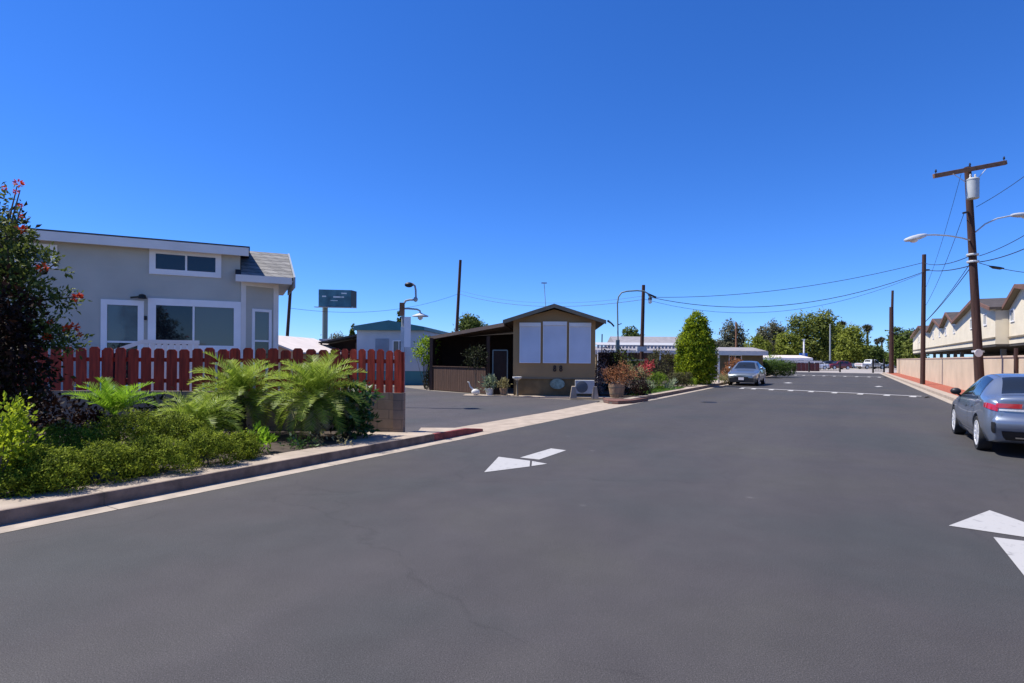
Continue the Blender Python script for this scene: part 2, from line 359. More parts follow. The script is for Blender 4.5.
LF = dict(
 juniper=leaf_mat('juniper_leaf', (.028, .045, .008), (.155, .205, .018), (.38, .44, .035), .35, .7, .1),
 yellowgreen=leaf_mat('yellow_green_leaf', (.06, .12, .010), (.20, .31, .022), (.40, .52, .05), .45),
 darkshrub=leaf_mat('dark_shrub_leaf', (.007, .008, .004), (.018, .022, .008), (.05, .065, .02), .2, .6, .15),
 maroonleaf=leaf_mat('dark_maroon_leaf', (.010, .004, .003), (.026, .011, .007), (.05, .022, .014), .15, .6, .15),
 lime=leaf_mat('lime_leaf', (.10, .17, .01), (.34, .43, .02), (.55, .62, .05), .45),
 twig=leaf_mat('olive_twig_leaf', (.03, .045, .009), (.10, .13, .024), (.22, .26, .06), .3, .6, .2),
 redflower=leaf_mat('orange_red_petal', (.45, .03, .015), (.65, .06, .02), (.8, .16, .05), .3),
 cycad=leaf_mat('bright_fern_leaf', (.08, .18, .01), (.20, .36, .02), (.34, .52, .04), .45),
 palm=leaf_mat('palm_frond_leaf', (.08, .14, .012), (.24, .33, .034), (.46, .53, .10), .42, .5, .3),
 paledry=leaf_mat('pale_dry_frond', (.16, .13, .06), (.30, .27, .13), (.42, .40, .22), .4),
 broad=leaf_mat('glossy_broad_leaf', (.012, .035, .010), (.035, .085, .018), (.10, .20, .035), .3, .3, .6),
 cypress=leaf_mat('golden_cypress_leaf', (.035, .08, .004), (.18, .25, .008), (.48, .53, .02), .35),
 hedge=leaf_mat('hedge_leaf', (.018, .038, .008), (.05, .095, .016), (.12, .19, .03), .3),
 hedgebrown=leaf_mat('brown_green_hedge_leaf', (.05, .045, .02), (.09, .085, .035), (.17, .17, .06), .3),
 orange=leaf_mat('dry_orange_leaf', (.17, .065, .03), (.34, .145, .065), (.48, .25, .12), .35),
 pinkdry=leaf_mat('dusty_pink_leaf', (.18, .12, .11), (.32, .22, .20), (.45, .34, .30), .3),
 red=leaf_mat('crimson_leaf', (.28, .015, .03), (.48, .03, .06), (.62, .15, .14), .3),
 agave=leaf_mat('pale_agave_leaf', (.14, .20, .10), (.28, .34, .20), (.46, .50, .34), .3),
 tree=leaf_mat('far_tree_leaf', (.045, .062, .012), (.135, .165, .028), (.26, .28, .05), .35),
 treeyellow=leaf_mat('far_light_tree_leaf', (.07, .095, .012), (.18, .21, .024), (.30, .33, .045), .35),
 treeolive=leaf_mat('far_olive_tree_leaf', (.05, .052, .03), (.11, .11, .06), (.19, .185, .115), .3),
 treedark=leaf_mat('dark_tree_leaf', (.024, .04, .008), (.075, .11, .018), (.16, .20, .034), .3),
 grass=leaf_mat('grass_blade', (.045, .10, .012), (.10, .20, .02), (.20, .32, .04), .4),
 fanpalm=leaf_mat('fan_palm_leaf', (.035, .038, .020), (.075, .075, .040), (.16, .14, .09), .3),
)

# ------------------------------------------------------------------ foliage
def leaves(name, P, A, size, mt, parent=None, width=0.4, seed=1, fold=0.15, kind=None, droop=0.0, NR=None):
    rs = np.random.RandomState(seed)
    P = np.asarray(P, float); A = np.asarray(A, float); n = len(P)
    A = A/np.maximum(np.linalg.norm(A, axis=1, keepdims=True), 1e-6)
    S = (np.asarray(size)*np.ones(n))[:, None]
    B = np.cross(A, rs.normal(size=(n, 3)) if NR is None else NR + rs.normal(size=(n, 3))*.30); B /= np.maximum(np.linalg.norm(B, axis=1, keepdims=True), 1e-6)
    C = np.cross(A, B)
    m = P + A*S*0.45 + C*S*fold
    tip = P + A*S; tip[:, 2] -= droop*S[:, 0]
    V = np.stack([P, m + B*S*width/2, tip, m - B*S*width/2], 1).reshape(-1, 3)
    return quads(name, V, mt, parent, kind)
def quads(name, V, mt, parent=None, kind=None):
    if parent is not None:
        inv = np.array(ROOT[parent.name].inverted()); V = V @ inv[:3, :3].T + inv[:3, 3]
    n = len(V)//4
    me = bpy.data.meshes.new(name)
    me.vertices.add(n*4); me.vertices.foreach_set('co', V.astype(np.float32).ravel())
    me.loops.add(n*4); me.loops.foreach_set('vertex_index', np.arange(n*4, dtype=np.int32))
    me.polygons.add(n); me.polygons.foreach_set('loop_start', np.arange(0, n*4, 4, dtype=np.int32))
    try: me.polygons.foreach_set('loop_total', np.full(n, 4, dtype=np.int32))
    except Exception: pass
    me.update(calc_edges=True); me.validate()
    o = link(name, me, mt, parent)
    if kind: o['kind'] = kind
    return o
def blob_points(blobs, nclump, per, rclump, seed, up=0.3, shell=0.55, zmin=None, dense=False):
    """clumps of leaf positions spread over the outer volume of ellipsoids; uneven, with gaps"""
    rs = np.random.RandomState(seed); P = []; A = []; Q = []
    vol = np.array([b[3]*b[4]*b[5] for b in blobs])**(2/3); vol /= vol.sum()
    for bi in rs.choice(len(blobs), nclump, p=vol):
        cx, cy, cz, rx, ry, rz = blobs[bi]
        d = rs.normal(size=3); d /= np.linalg.norm(d)
        r = shell + (1.06 - shell)*rs.rand()**0.6
        c = np.array([cx + d[0]*rx*r, cy + d[1]*ry*r, cz + d[2]*rz*r])
        k = int(per*(0.5 + rs.rand())); rc = rclump*(0.6 + 0.8*rs.rand())
        off = rs.normal(size=(k, 3))*rc*0.55
        p = c + off
        a = d*0.6 + rs.normal(size=(k, 3))*0.55 + np.array([0, 0, up]) + off/rc*0.5
        if dense:
            e = d/np.array([rx, ry, rz])*min(rx, ry, rz); e /= np.linalg.norm(e)
            nn = e*.9 + off/rc*.55 + np.array([0, 0, .25]); nn /= np.linalg.norm(nn, axis=1)[:, None]
            a = rs.normal(size=(k, 3)); a -= nn*(a*nn).sum(1)[:, None]; a /= np.linalg.norm(a, axis=1)[:, None]
            a = a + nn*.45 + np.array([0, 0, up*.5]); Q.append(nn)
        P.append(p); A.append(a)
    P = np.concatenate(P); A = np.concatenate(A)
    if dense:
        Q = np.concatenate(Q)
        if zmin is not None:
            k = P[:, 2] > zmin; P, A, Q = P[k], A[k], Q[k]
        return P, A, Q
    if zmin is not None:
        k = P[:, 2] > zmin; P, A = P[k], A[k]
    return P, A
def shrub(name, label, cat, loc, blobs, mt, nclump, per, rc, size, seed, up=.3, width=.45, group=None, shell=.5, stems=5, droop=0.0, zmin=None, dense=False):
    """blobs in coordinates relative to loc"""
    loc = Vector(loc); o = thing(name, label, cat, loc, 0, group)
    bl = [(b[0]+loc.x, b[1]+loc.y, b[2]+loc.z, b[3], b[4], b[5]) for b in blobs]
    P, A, *Q = blob_points(bl, nclump, per, rc, seed, up, shell, (loc.z + .01) if zmin is None else zmin, dense)
    rs = np.random.RandomState(seed + 5)
    leaves('foliage', P, A, size*(0.6 + 0.8*rs.rand(len(P))), mt, o, width, seed, droop=droop, NR=Q[0] if Q else None)
    if stems:
        m = MB(); q = random.Random(seed)
        for i in range(stems):
            b = q.choice(bl); top = Vector((b[0] + q.uniform(-.5, .5)*b[3], b[1] + q.uniform(-.5, .5)*b[4], b[2]))
            st = loc + Vector((q.uniform(-.1, .1), q.uniform(-.1, .1), -.03))
            mid = (st + top)/2 + Vector((q.uniform(-.05, .05), q.uniform(-.05, .05), 0))
            w = 0.012 + 0.01*max(b[3:6])
            m.tube([st, mid, top], [w, w*.7, w*.35], 6)
        m.build('stem', MT['bark'], o)
    return o
def tree(name, label, loc, h, trunk_h, blobs, mt, nclump, per, rc, size, seed, group=None, tr=0.25, shell=.45, cat='tree', bark='bark', width=.6):
    loc = Vector(loc); o = thing(name, label, cat, loc, 0, group)
    bl = [(b[0]+loc.x, b[1]+loc.y, b[2]+loc.z, b[3], b[4], b[5]) for b in blobs]
    P, A, Q = blob_points(bl, nclump, per, rc, seed, .1, shell, None, True)
    rs = np.random.RandomState(seed + 3)
    leaves('crown', P, A, size*(0.6 + 0.8*rs.rand(len(P))), mt, o, width, seed, NR=Q)
    m = MB(); q = random.Random(seed)
    top = loc + Vector((q.uniform(-.3, .3), 0, trunk_h))
    m.tube([loc + Vector((0, 0, -.1)), loc + Vector((0, 0, trunk_h*.15)), (loc + top)/2 + Vector((q.uniform(-.1, .1), 0, 0)), top], [tr*1.35, tr, tr*.85, tr*.7], 10)
    for b in bl:
        e = Vector((b[0], b[1], b[2] + b[5]*.3)); md = (top + e)/2 + Vector((q.uniform(-.3, .3), q.uniform(-.3, .3), -.1*h*.1))
        m.tube([top - Vector((0, 0, trunk_h*.1)), md, e], [tr*.6, tr*.35, tr*.1], 7)
    m.build('trunk', MT[bark], o, smooth=True)
    return o
def frond_quads(base, az, elev, length, droop, n, leaflet, wid, rs, vee=0.5, V=None, start=.12):
    """one pinnate frond: a drooping rachis with leaflets in two rows"""
    pts = []; p = Vector(base); e = elev; step = length/14
    for i in range(15):
        pts.append(p.copy())
        p = p + Vector((math.cos(az)*math.cos(e), math.sin(az)*math.cos(e), math.sin(e)))*step
        e -= droop/14*(0.5 + i/10)
    out = V if V is not None else []
    side0 = Vector((-math.sin(az), math.cos(az), 0))
    for i in range(14):          # rachis as thin strip
        a, b = pts[i], pts[i+1]; w = 0.010*(1 - i/15)*length/1.0 + .002
        out += [a - side0*w, a + side0*w, b + side0*w*.9, b - side0*w*.9]
    for k in range(n):
        u = start + (1 - start)*(k + .5)/n; fi = u*13.999; i = int(fi); f = fi - i
        c = pts[i].lerp(pts[i+1], f); t = (pts[i+1] - pts[i]).normalized(); up = side0.cross(t)
        if up.z < 0: up = -up
        ll = leaflet*(math.sin(PI*min(1, .15 + u*.85))**.6)*(0.8 + .4*rs.random())
        for sgn in (-1, 1):
            d = (side0*sgn*0.75 + t*(.55 + .2*rs.random()) + up*(vee*(.6 + .6*rs.random()))).normalized()
            tip = c + d*ll + Vector((0, 0, -.10*ll*rs.random()))
            b = t*wid
            out += [c - b*.5, c + b*.5, c.lerp(tip, .6) + b*.45, tip]
    return out
def palm_shrub(name, label, loc, trunk_h, nf, length, leaflet, wid, mt, seed, group=None, nl=26, lean=0.1, dry=0, droop=1.6, elev=(0.1, 1.3), cat='palm', trunk_r=.07):
    loc = Vector(loc); o = thing(name, label, cat, loc, 0, group); rs = random.Random(seed)
    top = loc + Vector((lean*rs.uniform(-1, 1), lean*rs.uniform(-1, 1), trunk_h))
    V = []
    for i in range(nf):
        az = i*2.39996 + rs.uniform(-.2, .2); el = elev[0] + (elev[1] - elev[0])*((i + .5)/nf)**.8
        frond_quads(top + Vector((math.cos(az)*.03, math.sin(az)*.03, 0)), az, el, length*rs.uniform(.8, 1.1), droop*rs.uniform(.8, 1.2), nl, leaflet, wid, rs, .45, V)
    quads('crown', np.array([tuple(v) for v in V]), mt, o)
    if dry:
        V = []
        for i in range(dry):
            az = rs.uniform(0, 2*PI)
            frond_quads(top + Vector((0, 0, -.04)), az, rs.uniform(-.5, 0.1), length*rs.uniform(.6, .85), droop*1.2, nl - 6, leaflet*.8, wid, rs, .1, V)
        quads('dry_skirt', np.array([tuple(v) for v in V]), LF['paledry'], o)
    m = MB(); n = 12
    pts = [loc + (top - loc)*(i/n) + Vector((0, 0, -.05 if i == 0 else 0)) for i in range(n+1)]
    m.tube(pts, [trunk_r*(1.15 if i % 2 else .92) for i in range(n+1)], 9)
    m.build('trunk', MT['palmbark'], o)
    return o

# ------------------------------------------------------------------ cars
def pchip(x, y, xq):
    x = np.asarray(x, float); y = np.asarray(y, float); h = np.diff(x); dl = np.diff(y)/h; n = len(x)
    d = np.zeros(n)
    for i in range(1, n-1):
        if dl[i-1]*dl[i] > 0:
            w1 = 2*h[i] + h[i-1]; w2 = h[i] + 2*h[i-1]; d[i] = (w1 + w2)/(w1/dl[i-1] + w2/dl[i])
    d[0] = dl[0]; d[-1] = dl[-1]
    xq = np.clip(xq, x[0], x[-1]); i = np.clip(np.searchsorted(x, xq, side='right') - 1, 0, n-2)
    t = (xq - x[i])/h[i]
    return (2*t**3 - 3*t**2 + 1)*y[i] + (t**3 - 2*t**2 + t)*h[i]*d[i] + (-2*t**3 + 3*t**2)*y[i+1] + (t**3 - t**2)*h[i]*d[i+1]
class CarShape:
    # station: y, zb, wb, wm, zs, ws, zt, wt
    def __init__(s, st):
        s.st = sorted(st); s.a = np.array(s.st)
    def sec(s, y):
        return [float(pchip(s.a[:, 0], s.a[:, k], np.array([y]))[0]) for k in range(1, 8)]
    def ring(s, y, r):
        zb, wb, wm, zs, ws, zt, wt = s.sec(y)
        crown = min(.035, .3*(zt - zs) + .012)
        xs = [0, wb*.96, wb + .35*(wm - wb), wm, ws, wt, wt*.55, 0]
        zz = [zb, zb, zb + .10, zb + .52*(zs - zb), zs, zt - crown, zt - crown*.22, zt]
        rr = np.array([0, 1, 1.4, 3, 4, 5, 5.5, 6])
        x = pchip(rr, xs, r); z = pchip(rr, zz, r)
        return x, z
    def pt(s, y, r, side=1, off=0.0):
        x, z = s.ring(y, np.array([r, min(6, r + .04), max(0, r - .04)]))
        p = Vector((x[0], y, z[0])); tr = Vector((x[1] - x[2], 0, z[1] - z[2]))
        dy = .03; lo, hi = s.st[0][0], s.st[-1][0]
        y1, y2 = min(hi, y + dy), max(lo, y - dy)
        xa, za = s.ring(y1, np.array([r])); xb, zb = s.ring(y2, np.array([r]))
        ty = Vector((xa[0] - xb[0], y1 - y2, za[0] - zb[0]))
        n = tr.cross(ty); n.normalize()
        c = Vector((0, 0, .7))
        if n.dot(p - Vector((0, y*.8, .7))) < 0: n = -n
        p = p + n*off
        return Vector((p.x*side, p.y, p.z))
def car_body(shape, arches, wr, half_in):
    ys = np.linspace(shape.st[0][0], shape.st[-1][0], 84); rs = np.concatenate([np.linspace(0, 1.4, 6), np.linspace(1.6, 6, 34)])
    vs = []; fs = []; m = len(rs)
    ringsz = 2*m - 2
    for y in ys:
        x, z = shape.ring(y, rs)
        right = [(x[k], y, z[k]) for k in range(m)]
        left = [(-x[k], y, z[k]) for k in range(m-2, 0, -1)]
        vs += right + left
    for i in range(len(ys)-1):
        for k in range(ringsz):
            k2 = (k+1) % ringsz
            fs.append((i*ringsz+k, i*ringsz+k2, (i+1)*ringsz+k2, (i+1)*ringsz+k))
    fs.append(tuple(range(ringsz))[::-1]); fs.append(tuple((len(ys)-1)*ringsz + k for k in range(ringsz)))
    me = bpy.data.meshes.new('car_body'); me.from_pydata(vs, [], fs)
    bm = bmesh.new(); bm.from_mesh(me); bmesh.ops.recalc_face_normals(bm, faces=bm.faces); bm.to_mesh(me); bm.free()
    o = bpy.data.objects.new('tmp', me); col.objects.link(o)
    cutters = []
    for sx in (-1, 1):
        for y in arches:
            c = MB().lathe([(wr, -.26), (wr, .26)], 28, Matrix.Rotation(PI/2, 4, 'Y'), (sx*(half_in + .26), y, wr - .055))
            cm = bpy.data.meshes.new('c'); cm.from_pydata(c.v, [], c.f)
            bm = bmesh.new(); bm.from_mesh(cm); bmesh.ops.recalc_face_normals(bm, faces=bm.faces); bm.to_mesh(cm); bm.free()
            co = bpy.data.objects.new('c', cm); col.objects.link(co); cutters.append(co)
            md = o.modifiers.new('b', 'BOOLEAN'); md.operation = 'DIFFERENCE'; md.object = co; md.solver = 'EXACT'
    dg = bpy.context.evaluated_depsgraph_get()
    out = bpy.data.meshes.new_from_object(o.evaluated_get(dg)); out.name = 'car_body'
    for q in [o] + cutters: bpy.data.objects.remove(q)
    return out
def panel(shape, y0, y1, r0, r1, side=1, off=.006, ny=10, nr=8, taper=None):
    """a sheet that follows the body surface; taper(u, v) may shift y"""
    m = MB(); vs = []
    for i in range(ny+1):
        for k in range(nr+1):
            u, v = i/ny, k/nr; y = y0 + (y1 - y0)*u; r = r0 + (r1 - r0)*v
            if taper: y, r = taper(u, v, y, r)
            vs.append(shape.pt(y, r, side, off))
    w = nr + 1
    m.add(vs, [(i*w+k, i*w+k+1, (i+1)*w+k+1, (i+1)*w+k) for i in range(ny) for k in range(nr)])
    return m
def mirror_pair(shape, *a, **k):
    m = panel(shape, *a, side=1, **k); q = panel(shape, *a, side=-1, **k); m.add(q.v, q.f); return m
def wheel(root, x, y, r, w, spokes=10):
    sx = 1 if x > 0 else -1; rot = Matrix.Rotation(PI/2*sx, 4, 'Y')
    e = MB().lathe([(r*.74, -w/2), (r*.95, -w/2), (r, -w*.36), (r, w*.36), (r*.95, w/2), (r*.74, w/2*.9), (r*.72, 0)], 32, rot, (x, y, r))
    ty = e.build('wheel', MT['rubber'], root, True, True)
    m = MB()
    m.lathe([(r*.745, w*.30), (r*.745, w*.48), (r*.67, w*.48), (r*.65, w*.25)], 32, rot, (x, y, r))
    m.lathe([(r*.15, w*.2), (r*.15, w*.44), (r*.05, w*.46)], 16, rot, (x, y, r))
    for i in range(spokes):
        a = 2*PI*i/spokes; d = Vector((0, math.cos(a), math.sin(a)))
        p0 = Vector((x + sx*w*.38, y, r)) + d*r*.12; p1 = Vector((x + sx*w*.40, y, r)) + d*r*.69
        m.beam(p0, p1, .034 if spokes > 6 else .06, .03, Vector((1, 0, 0)))
    m.build('rim', MT['alloy'], ty, True, True)
    MB().lathe([(r*.70, w*.1), (r*.70, w*.20)], 24, rot, (x, y, r)).build('brake_well', MT['black'], ty, False, True)
def rear_fascia(root, sh, paint, yb):
    """curved tail of the near car: panel with bulging bumper, wrap lamps, plate, dark lower valance"""
    zs_ = [.30, .36, .44, .52, .60, .66, .70, .76, .86, .95, 1.02, 1.06, 1.075]
    hw  = [.74, .80, .83, .845, .845, .84, .83, .82, .81, .79, .76, .72, .70]
    bl  = [-.02, .02, .05, .085, .095, .085, .055, .035, .03, .03, .035, .02, -.05]
    def S(u, z, off=0.0):
        w = float(pchip(zs_, hw, np.array([z]))[0]); b = float(pchip(zs_, bl, np.array([z]))[0])
        a = abs(u); x = u*w*(1.0 if a < .9 else 1 - .18*(a - .9)**1.0)
        y = yb - b + .10*a**4 + .12*max(0, a - .9)/.1
        return Vector((x, y - off, z)) + Vector((u*off*.6, 0, 0))
    def grid(u0, u1, z0, z1, off, nu=24, nz=14, name='rear_panel', m=paint):
        vs = [S(u0 + (u1 - u0)*i/nu, z0 + (z1 - z0)*k/nz, off) for i in range(nu+1) for k in range(nz+1)]; w = nz + 1
        g = MB().add(vs, [(i*w+k, i*w+k+1, (i+1)*w+k+1, (i+1)*w+k) for i in range(nu) for k in range(nz)])
        return g.build(name, m, root, 'all', True)
    grid(-1, 1, .30, 1.075, 0, 60, 34)
    grid(-.80, .80, .305, .47, .012, 20, 6, 'rear_diffuser', MT['trimblack'])
    grid(-.60, .60, .345, .37, .024, 14, 2, 'trim_strip', MT['chrome'])
    for s in (-1, 1):
        grid(s*.50, s*1.0, .875, .955, .012, 16, 5, 'tail_lamp', MT['redlens'])
        grid(s*.40, s*.86, .825, .858, .013, 12, 2, 'reversing_lamp', MT['clearlens'])
        grid(s*.90, s*.955, .42, .62, .012, 4, 8, 'reflector', MT['trimblack'])
    grid(-.44, .44, .875, .935, .012, 12, 3, 'trim_strip', MT['redlens'])
    o = MB().box((0, yb - .05, .74), (.31, .012, .155)).build('licence_plate', MT['plate'], root, False, True, .003)
    return root
SEDAN = [(2.31, .34, .42, .55, .56, .50, .63, .40), (2.22, .24, .64, .74, .64, .70, .71, .54), (1.95, .19, .75, .845, .72, .80, .81, .62),
 (1.4, .18, .80, .885, .80, .85, .90, .68), (.95, .18, .80, .89, .89, .85, .985, .68), (.12, .18, .80, .89, .93, .835, 1.405, .515), (-.40, .18, .80, .89, .945, .83, 1.465, .525),
 (-1.0, .18, .80, .89, .97, .83, 1.415, .515), (-1.72, .20, .78, .885, 1.0, .84, 1.11, .64), (-2.06, .24, .80, .875, 1.0, .82, 1.085, .68), (-2.20, .28, .76, .825, .97, .75, 1.05, .62), (-2.28, .36, .62, .68, .90, .62, .96, .48)]
SUV = [(2.24, .42, .45, .58, .72, .52, .80, .42), (2.14, .30, .68, .78, .80, .74, .90, .60), (1.85, .24, .78, .87, .88, .84, 1.0, .68), (1.3, .23, .82, .91, .95, .87, 1.07, .72),
 (.98, .23, .82, .91, .98, .88, 1.11, .72), (.25, .23, .82, .91, 1.0, .88, 1.56, .60), (-.4, .23, .82, .91, 1.02, .88, 1.64, .62), (-1.4, .24, .82, .91, 1.04, .87, 1.58, .60),
 (-1.95, .26, .80, .90, 1.04, .86, 1.30, .64), (-2.15, .30, .76, .87, 1.02, .83, 1.14, .66), (-2.26, .42, .66, .80, .95, .76, 1.04, .6)]
PICKUP = [(2.85, .50, .55, .70, .85, .66, .95, .55), (2.7, .38, .78, .88, .95, .86, 1.08, .72), (2.2, .34, .86, .96, 1.05, .93, 1.18, .78), (1.45, .34, .88, .98, 1.10, .95, 1.22, .80),
 (.80, .34, .88, .98, 1.12, .95, 1.85, .68), (.2, .34, .88, .98, 1.12, .95, 1.93, .70), (-.6, .34, .88, .98, 1.12, .95, 1.90, .70), (-.82, .34, .88, .98, 1.12, .95, 1.20, .88),
 (-2.7, .38, .88, .98, 1.12, .95, 1.20, .88), (-2.9, .5, .8, .94, 1.1, .92, 1.18, .85)]
def car(name, label, t, n, heading, stations, paint, wy, wr, roofs, detail=2, plate=True, group=None, loc=None, cat='car'):
    loc = R(t, n) if loc is None else loc
    root = thing(name, label, cat, loc, heading, group); sh = CarShape(stations)
    half = max(q[3] for q in stations)
    me = car_body(sh, wy, wr*1.17, half - .24)
    body = link('body', me, paint, root, True)
    cowl, rf, rr, bl = roofs        # y of windscreen foot, roof front, roof rear, backlight foot
    g = MT['carglass']
    mirror_pair(sh, cowl - .06, rf + .06, 5.12, 6.0, off=.004).build('windscreen', g, root, True, True)
    mirror_pair(sh, bl + .07, rr - .05, 5.16, 6.0, off=.004).build('rear_window', g, root, True, True)
    L = stations[0][0]; mid = (rf + rr)/2 - .02
    for s in (-1, 1):
        panel(sh, mid + .04, cowl - .12, 4.14, 4.86, s, .004, taper=lambda u, v, y, r: (y - .55*u*v*(cowl - rf), r)).build('side_window', g, root, True, True)
        panel(sh, rr - .30 if bl < rr - .3 else rr + .05, mid - .04, 4.14, 4.86, s, .004, taper=lambda u, v, y, r: (y + .25*(1-u)*v, r)).build('side_window', g, root, True, True)
    for y in wy:
        for s in (-1, 1):
            wheel(root, s*(half - .115), y, wr, .215)
    if detail < 1: return root
    for s in (-1, 1):
        # mirrors, door seams, handles
        mm = MB().ball((s*(half + .045), cowl - .32, stations[4][4] + .14), (.10, .07, .075), 14, 10)
        mm.beam((s*(half - .06), cowl - .26, stations[4][4] + .03), (s*(half + .03), cowl - .30, stations[4][4] + .10), .05, .03)
        mm.build('side_mirror', MT['trimblack'] if detail > 1 else paint, root, True, True)
        seams = MB()
        for y in (mid, cowl - .14, rr - .05):
            q = panel(sh, y - .006, y + .006, 1.9, 4.08, s, .002, 1, 14); seams.add(q.v, q.f)
        q = panel(sh, rr - .05, cowl - .14, 1.88, 1.91, s, .002, 14, 1); seams.add(q.v, q.f)
        seams.build('door_seam', MT['trimblack'], root, False, True)
        for y in (mid + .16, rr + .10):
            panel(sh, y, y + .20, 3.60, 3.70, s, .022, 4, 2).build('door_handle', paint, root, True, True)
        q = panel(sh, rr - .15, cowl - .16, 4.01, 4.10, s, .007, 16, 2); q.build('window_trim', MT['trimblack'], root, True, True)
        q = panel(sh, wy[1] + wr*1.2, wy[0] - wr*1.2, 1.0, 1.5, s, .008, 10, 4); q.build('sill', MT['trimblack'] if detail < 2 else paint, root, True, True)
    # lamps
    yb = stations[-1][0]; yf = stations[0][0]
    zb = stations[-1]
    for s in (-1, 1):
        panel(sh, yb + .03, yb + .34, 3.52, 3.80, s, .010, 8, 4, taper=lambda u, v, y, r: (y, r + .10*u*(.5 - v))).build('tail_lamp', MT['redlens'], root, True, True)
        panel(sh, yf - .04, yf - .46, 3.62, 4.05, s, .008, 8, 4, taper=lambda u, v, y, r: (y, r + .12*u*(v - .2))).build('headlamp', MT['clearlens'], root, True, True)
    zr = zb[4] - .06; wrr = zb[5]
    if detail > 1:
        return rear_fascia(root, sh, paint, yb)
    m = MB()
    m.box((0, yb - .006, zr - .06), (wrr*1.86, .03, .085)); m.build('tail_lamp_bar', MT['redlens'], root, False, True, .008)
    MB().box((0, yb - .012, zr - .115), (wrr*1.55, .03, .022)).build('trim_strip', MT['chrome'], root, False, True, .005)
    lowz = zb[1] + .07
    MB().box((0, yb - .004, lowz + .02), (zb[2]*1.75, .03, .17)).build('rear_diffuser', MT['trimblack'], root, False, True, .01)
    MB().box((0, yb - .025, lowz - .02), (zb[2]*1.4, .02, .02)).build('trim_strip', MT['chrome'], root, False, True, .004)
    fz = stations[0]
    MB().box((0, yf - .005, (fz[1] + fz[4])/2 + .02), (fz[2]*1.9, .04, (fz[4] - fz[1])*.55)).build('grille', MT['trimblack'], root, False, True, .01)
    fz = stations[1]
    m = MB(); m.box((0, yf - .075, fz[1] + .10), (fz[2]*2.12, .16, .26)); m.build('lower_grille', MT['trimblack'], root, False, True, .02)
    if plate:
        MB().box((0, yf + .022, (stations[0][1] + stations[0][4])/2 - .03), (.31, .012, .155)).build('licence_plate', MT['plate'], root, False, True, .003)
        MB().box((0, yb - .026, (zb[1] + zb[4])/2 + .02), (.31, .012, .155)).build('licence_plate', MT['plate'], root, False, True, .003)
    return root

# ================================================================== THE SETTING
HA = rad(-4.5); HO = Vector((0.05, 25.1, 0)); hx = Vector((math.cos(HA), math.sin(HA), 0)); hy = Vector((-math.sin(HA), math.cos(HA), 0))
def Hm(x, y, z=0.0): return HO + hx*x + hy*y + Vector((0, 0, z))
struct(MB().sheet([(-500, -80), (500, -80), (500, 900), (-500, 900)], -0.03).build('ground', MT['ground']))
struct(MB().sheet([R(-40, -6.9), R(-40, 3.5), R(88, 3.5), R(88, -6.9)], 0.0).build('road', MT['asphalt']))
CORN = Vector((-2.27, 11.75, 0)); ELB = Vector((-3.60, 12.05, 0)); FW = Vector((-12.5, 11.6, 0))
side = [R(9.3, -6.9), R(19.5, -6.9), R(19.6, -8.2), G(600, 400.5), G(513, 397), G(484, 394.5), G(431, 390.5), G(404, 387), (-22, 44), (-40, 40), (-40, 22), (-8.5, 21), ELB + Vector((.2, .3, 0)), CORN + Vector((.15, .1, 0))]
struct(MB().sheet(side, -0.008).build('side_road', MT['asphalt_side']))
struct(MB().sheet([R(86, -60), R(86, 40), R(150, 60), R(150, -70)], -0.012).build('cross_street', MT['farpave']))
struct(MB().sheet([R(-40, -7.2), R(-40, -6.88), R(9.9, -6.88), R(9.9, -7.2)], 0.004).build('gutter', MT['conc2']))
struct(MB().sheet([R(18.2, -7.2), R(18.2, -6.9), R(86, -6.9), R(86, -7.2)], 0.004).build('gutter', MT['conc2']))
struct(MB().sheet([R(9.9, -8.15), R(9.9, -6.88), R(18.2, -6.9), R(20.0, -6.95), G(596, 402.5), G(548, 412)], 0.003).build('concrete_path', MT['conc']))
struct(MB().slab([CORN + Vector((.2, .25, 0)), R(9.602, -7.31), R(10.7, -7.31), R(11.0, -7.6), R(10.3, -8.7)], -.02, .03).build('concrete_path', MT['conc']))
# near kerb, its red painted end, walkway behind it, planting bed
def strip(name, t0, t1, n0, n1, z0, z1, m, seg=1, bev=.02):
    b = MB().slab([R(t0, n0), R(t0, n1), R(t1, n1), R(t1, n0)], z0, z1)
    return struct(b.build(name, m, bevel=bev))
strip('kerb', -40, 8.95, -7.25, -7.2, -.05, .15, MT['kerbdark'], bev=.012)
struct(MB().prism([R(8.953, -7.2, -.05), R(8.953, -7.2, .15), R(10.1, -7.2, .14), R(10.75, -7.22, .06), R(10.75, -7.22, -.05)], R(0, -.10)).build('painted_kerb', MT['redkerb'], bevel=.02))
strip('concrete_path', -40, 9.6, -7.80, -7.254, -.05, .147, MT['conc'], bev=0)
struct(MB().slab([R(7.0, -7.80), R(9.6, -7.80), CORN + Vector((.10, -.08, 0)), CORN + Vector((-.7, -.08, 0))], -.05, .140).build('concrete_path', MT['conc']))
struct(MB().slab([R(-8, -7.804), R(7.0, -7.804), CORN + Vector((-.6, -.12, 0)), CORN + Vector((-.25, .2, 0)), ELB, FW, (-16, 8, 0), (-16, -8, 0)], -.05, .132).build('planting_bed', MT['soil']))
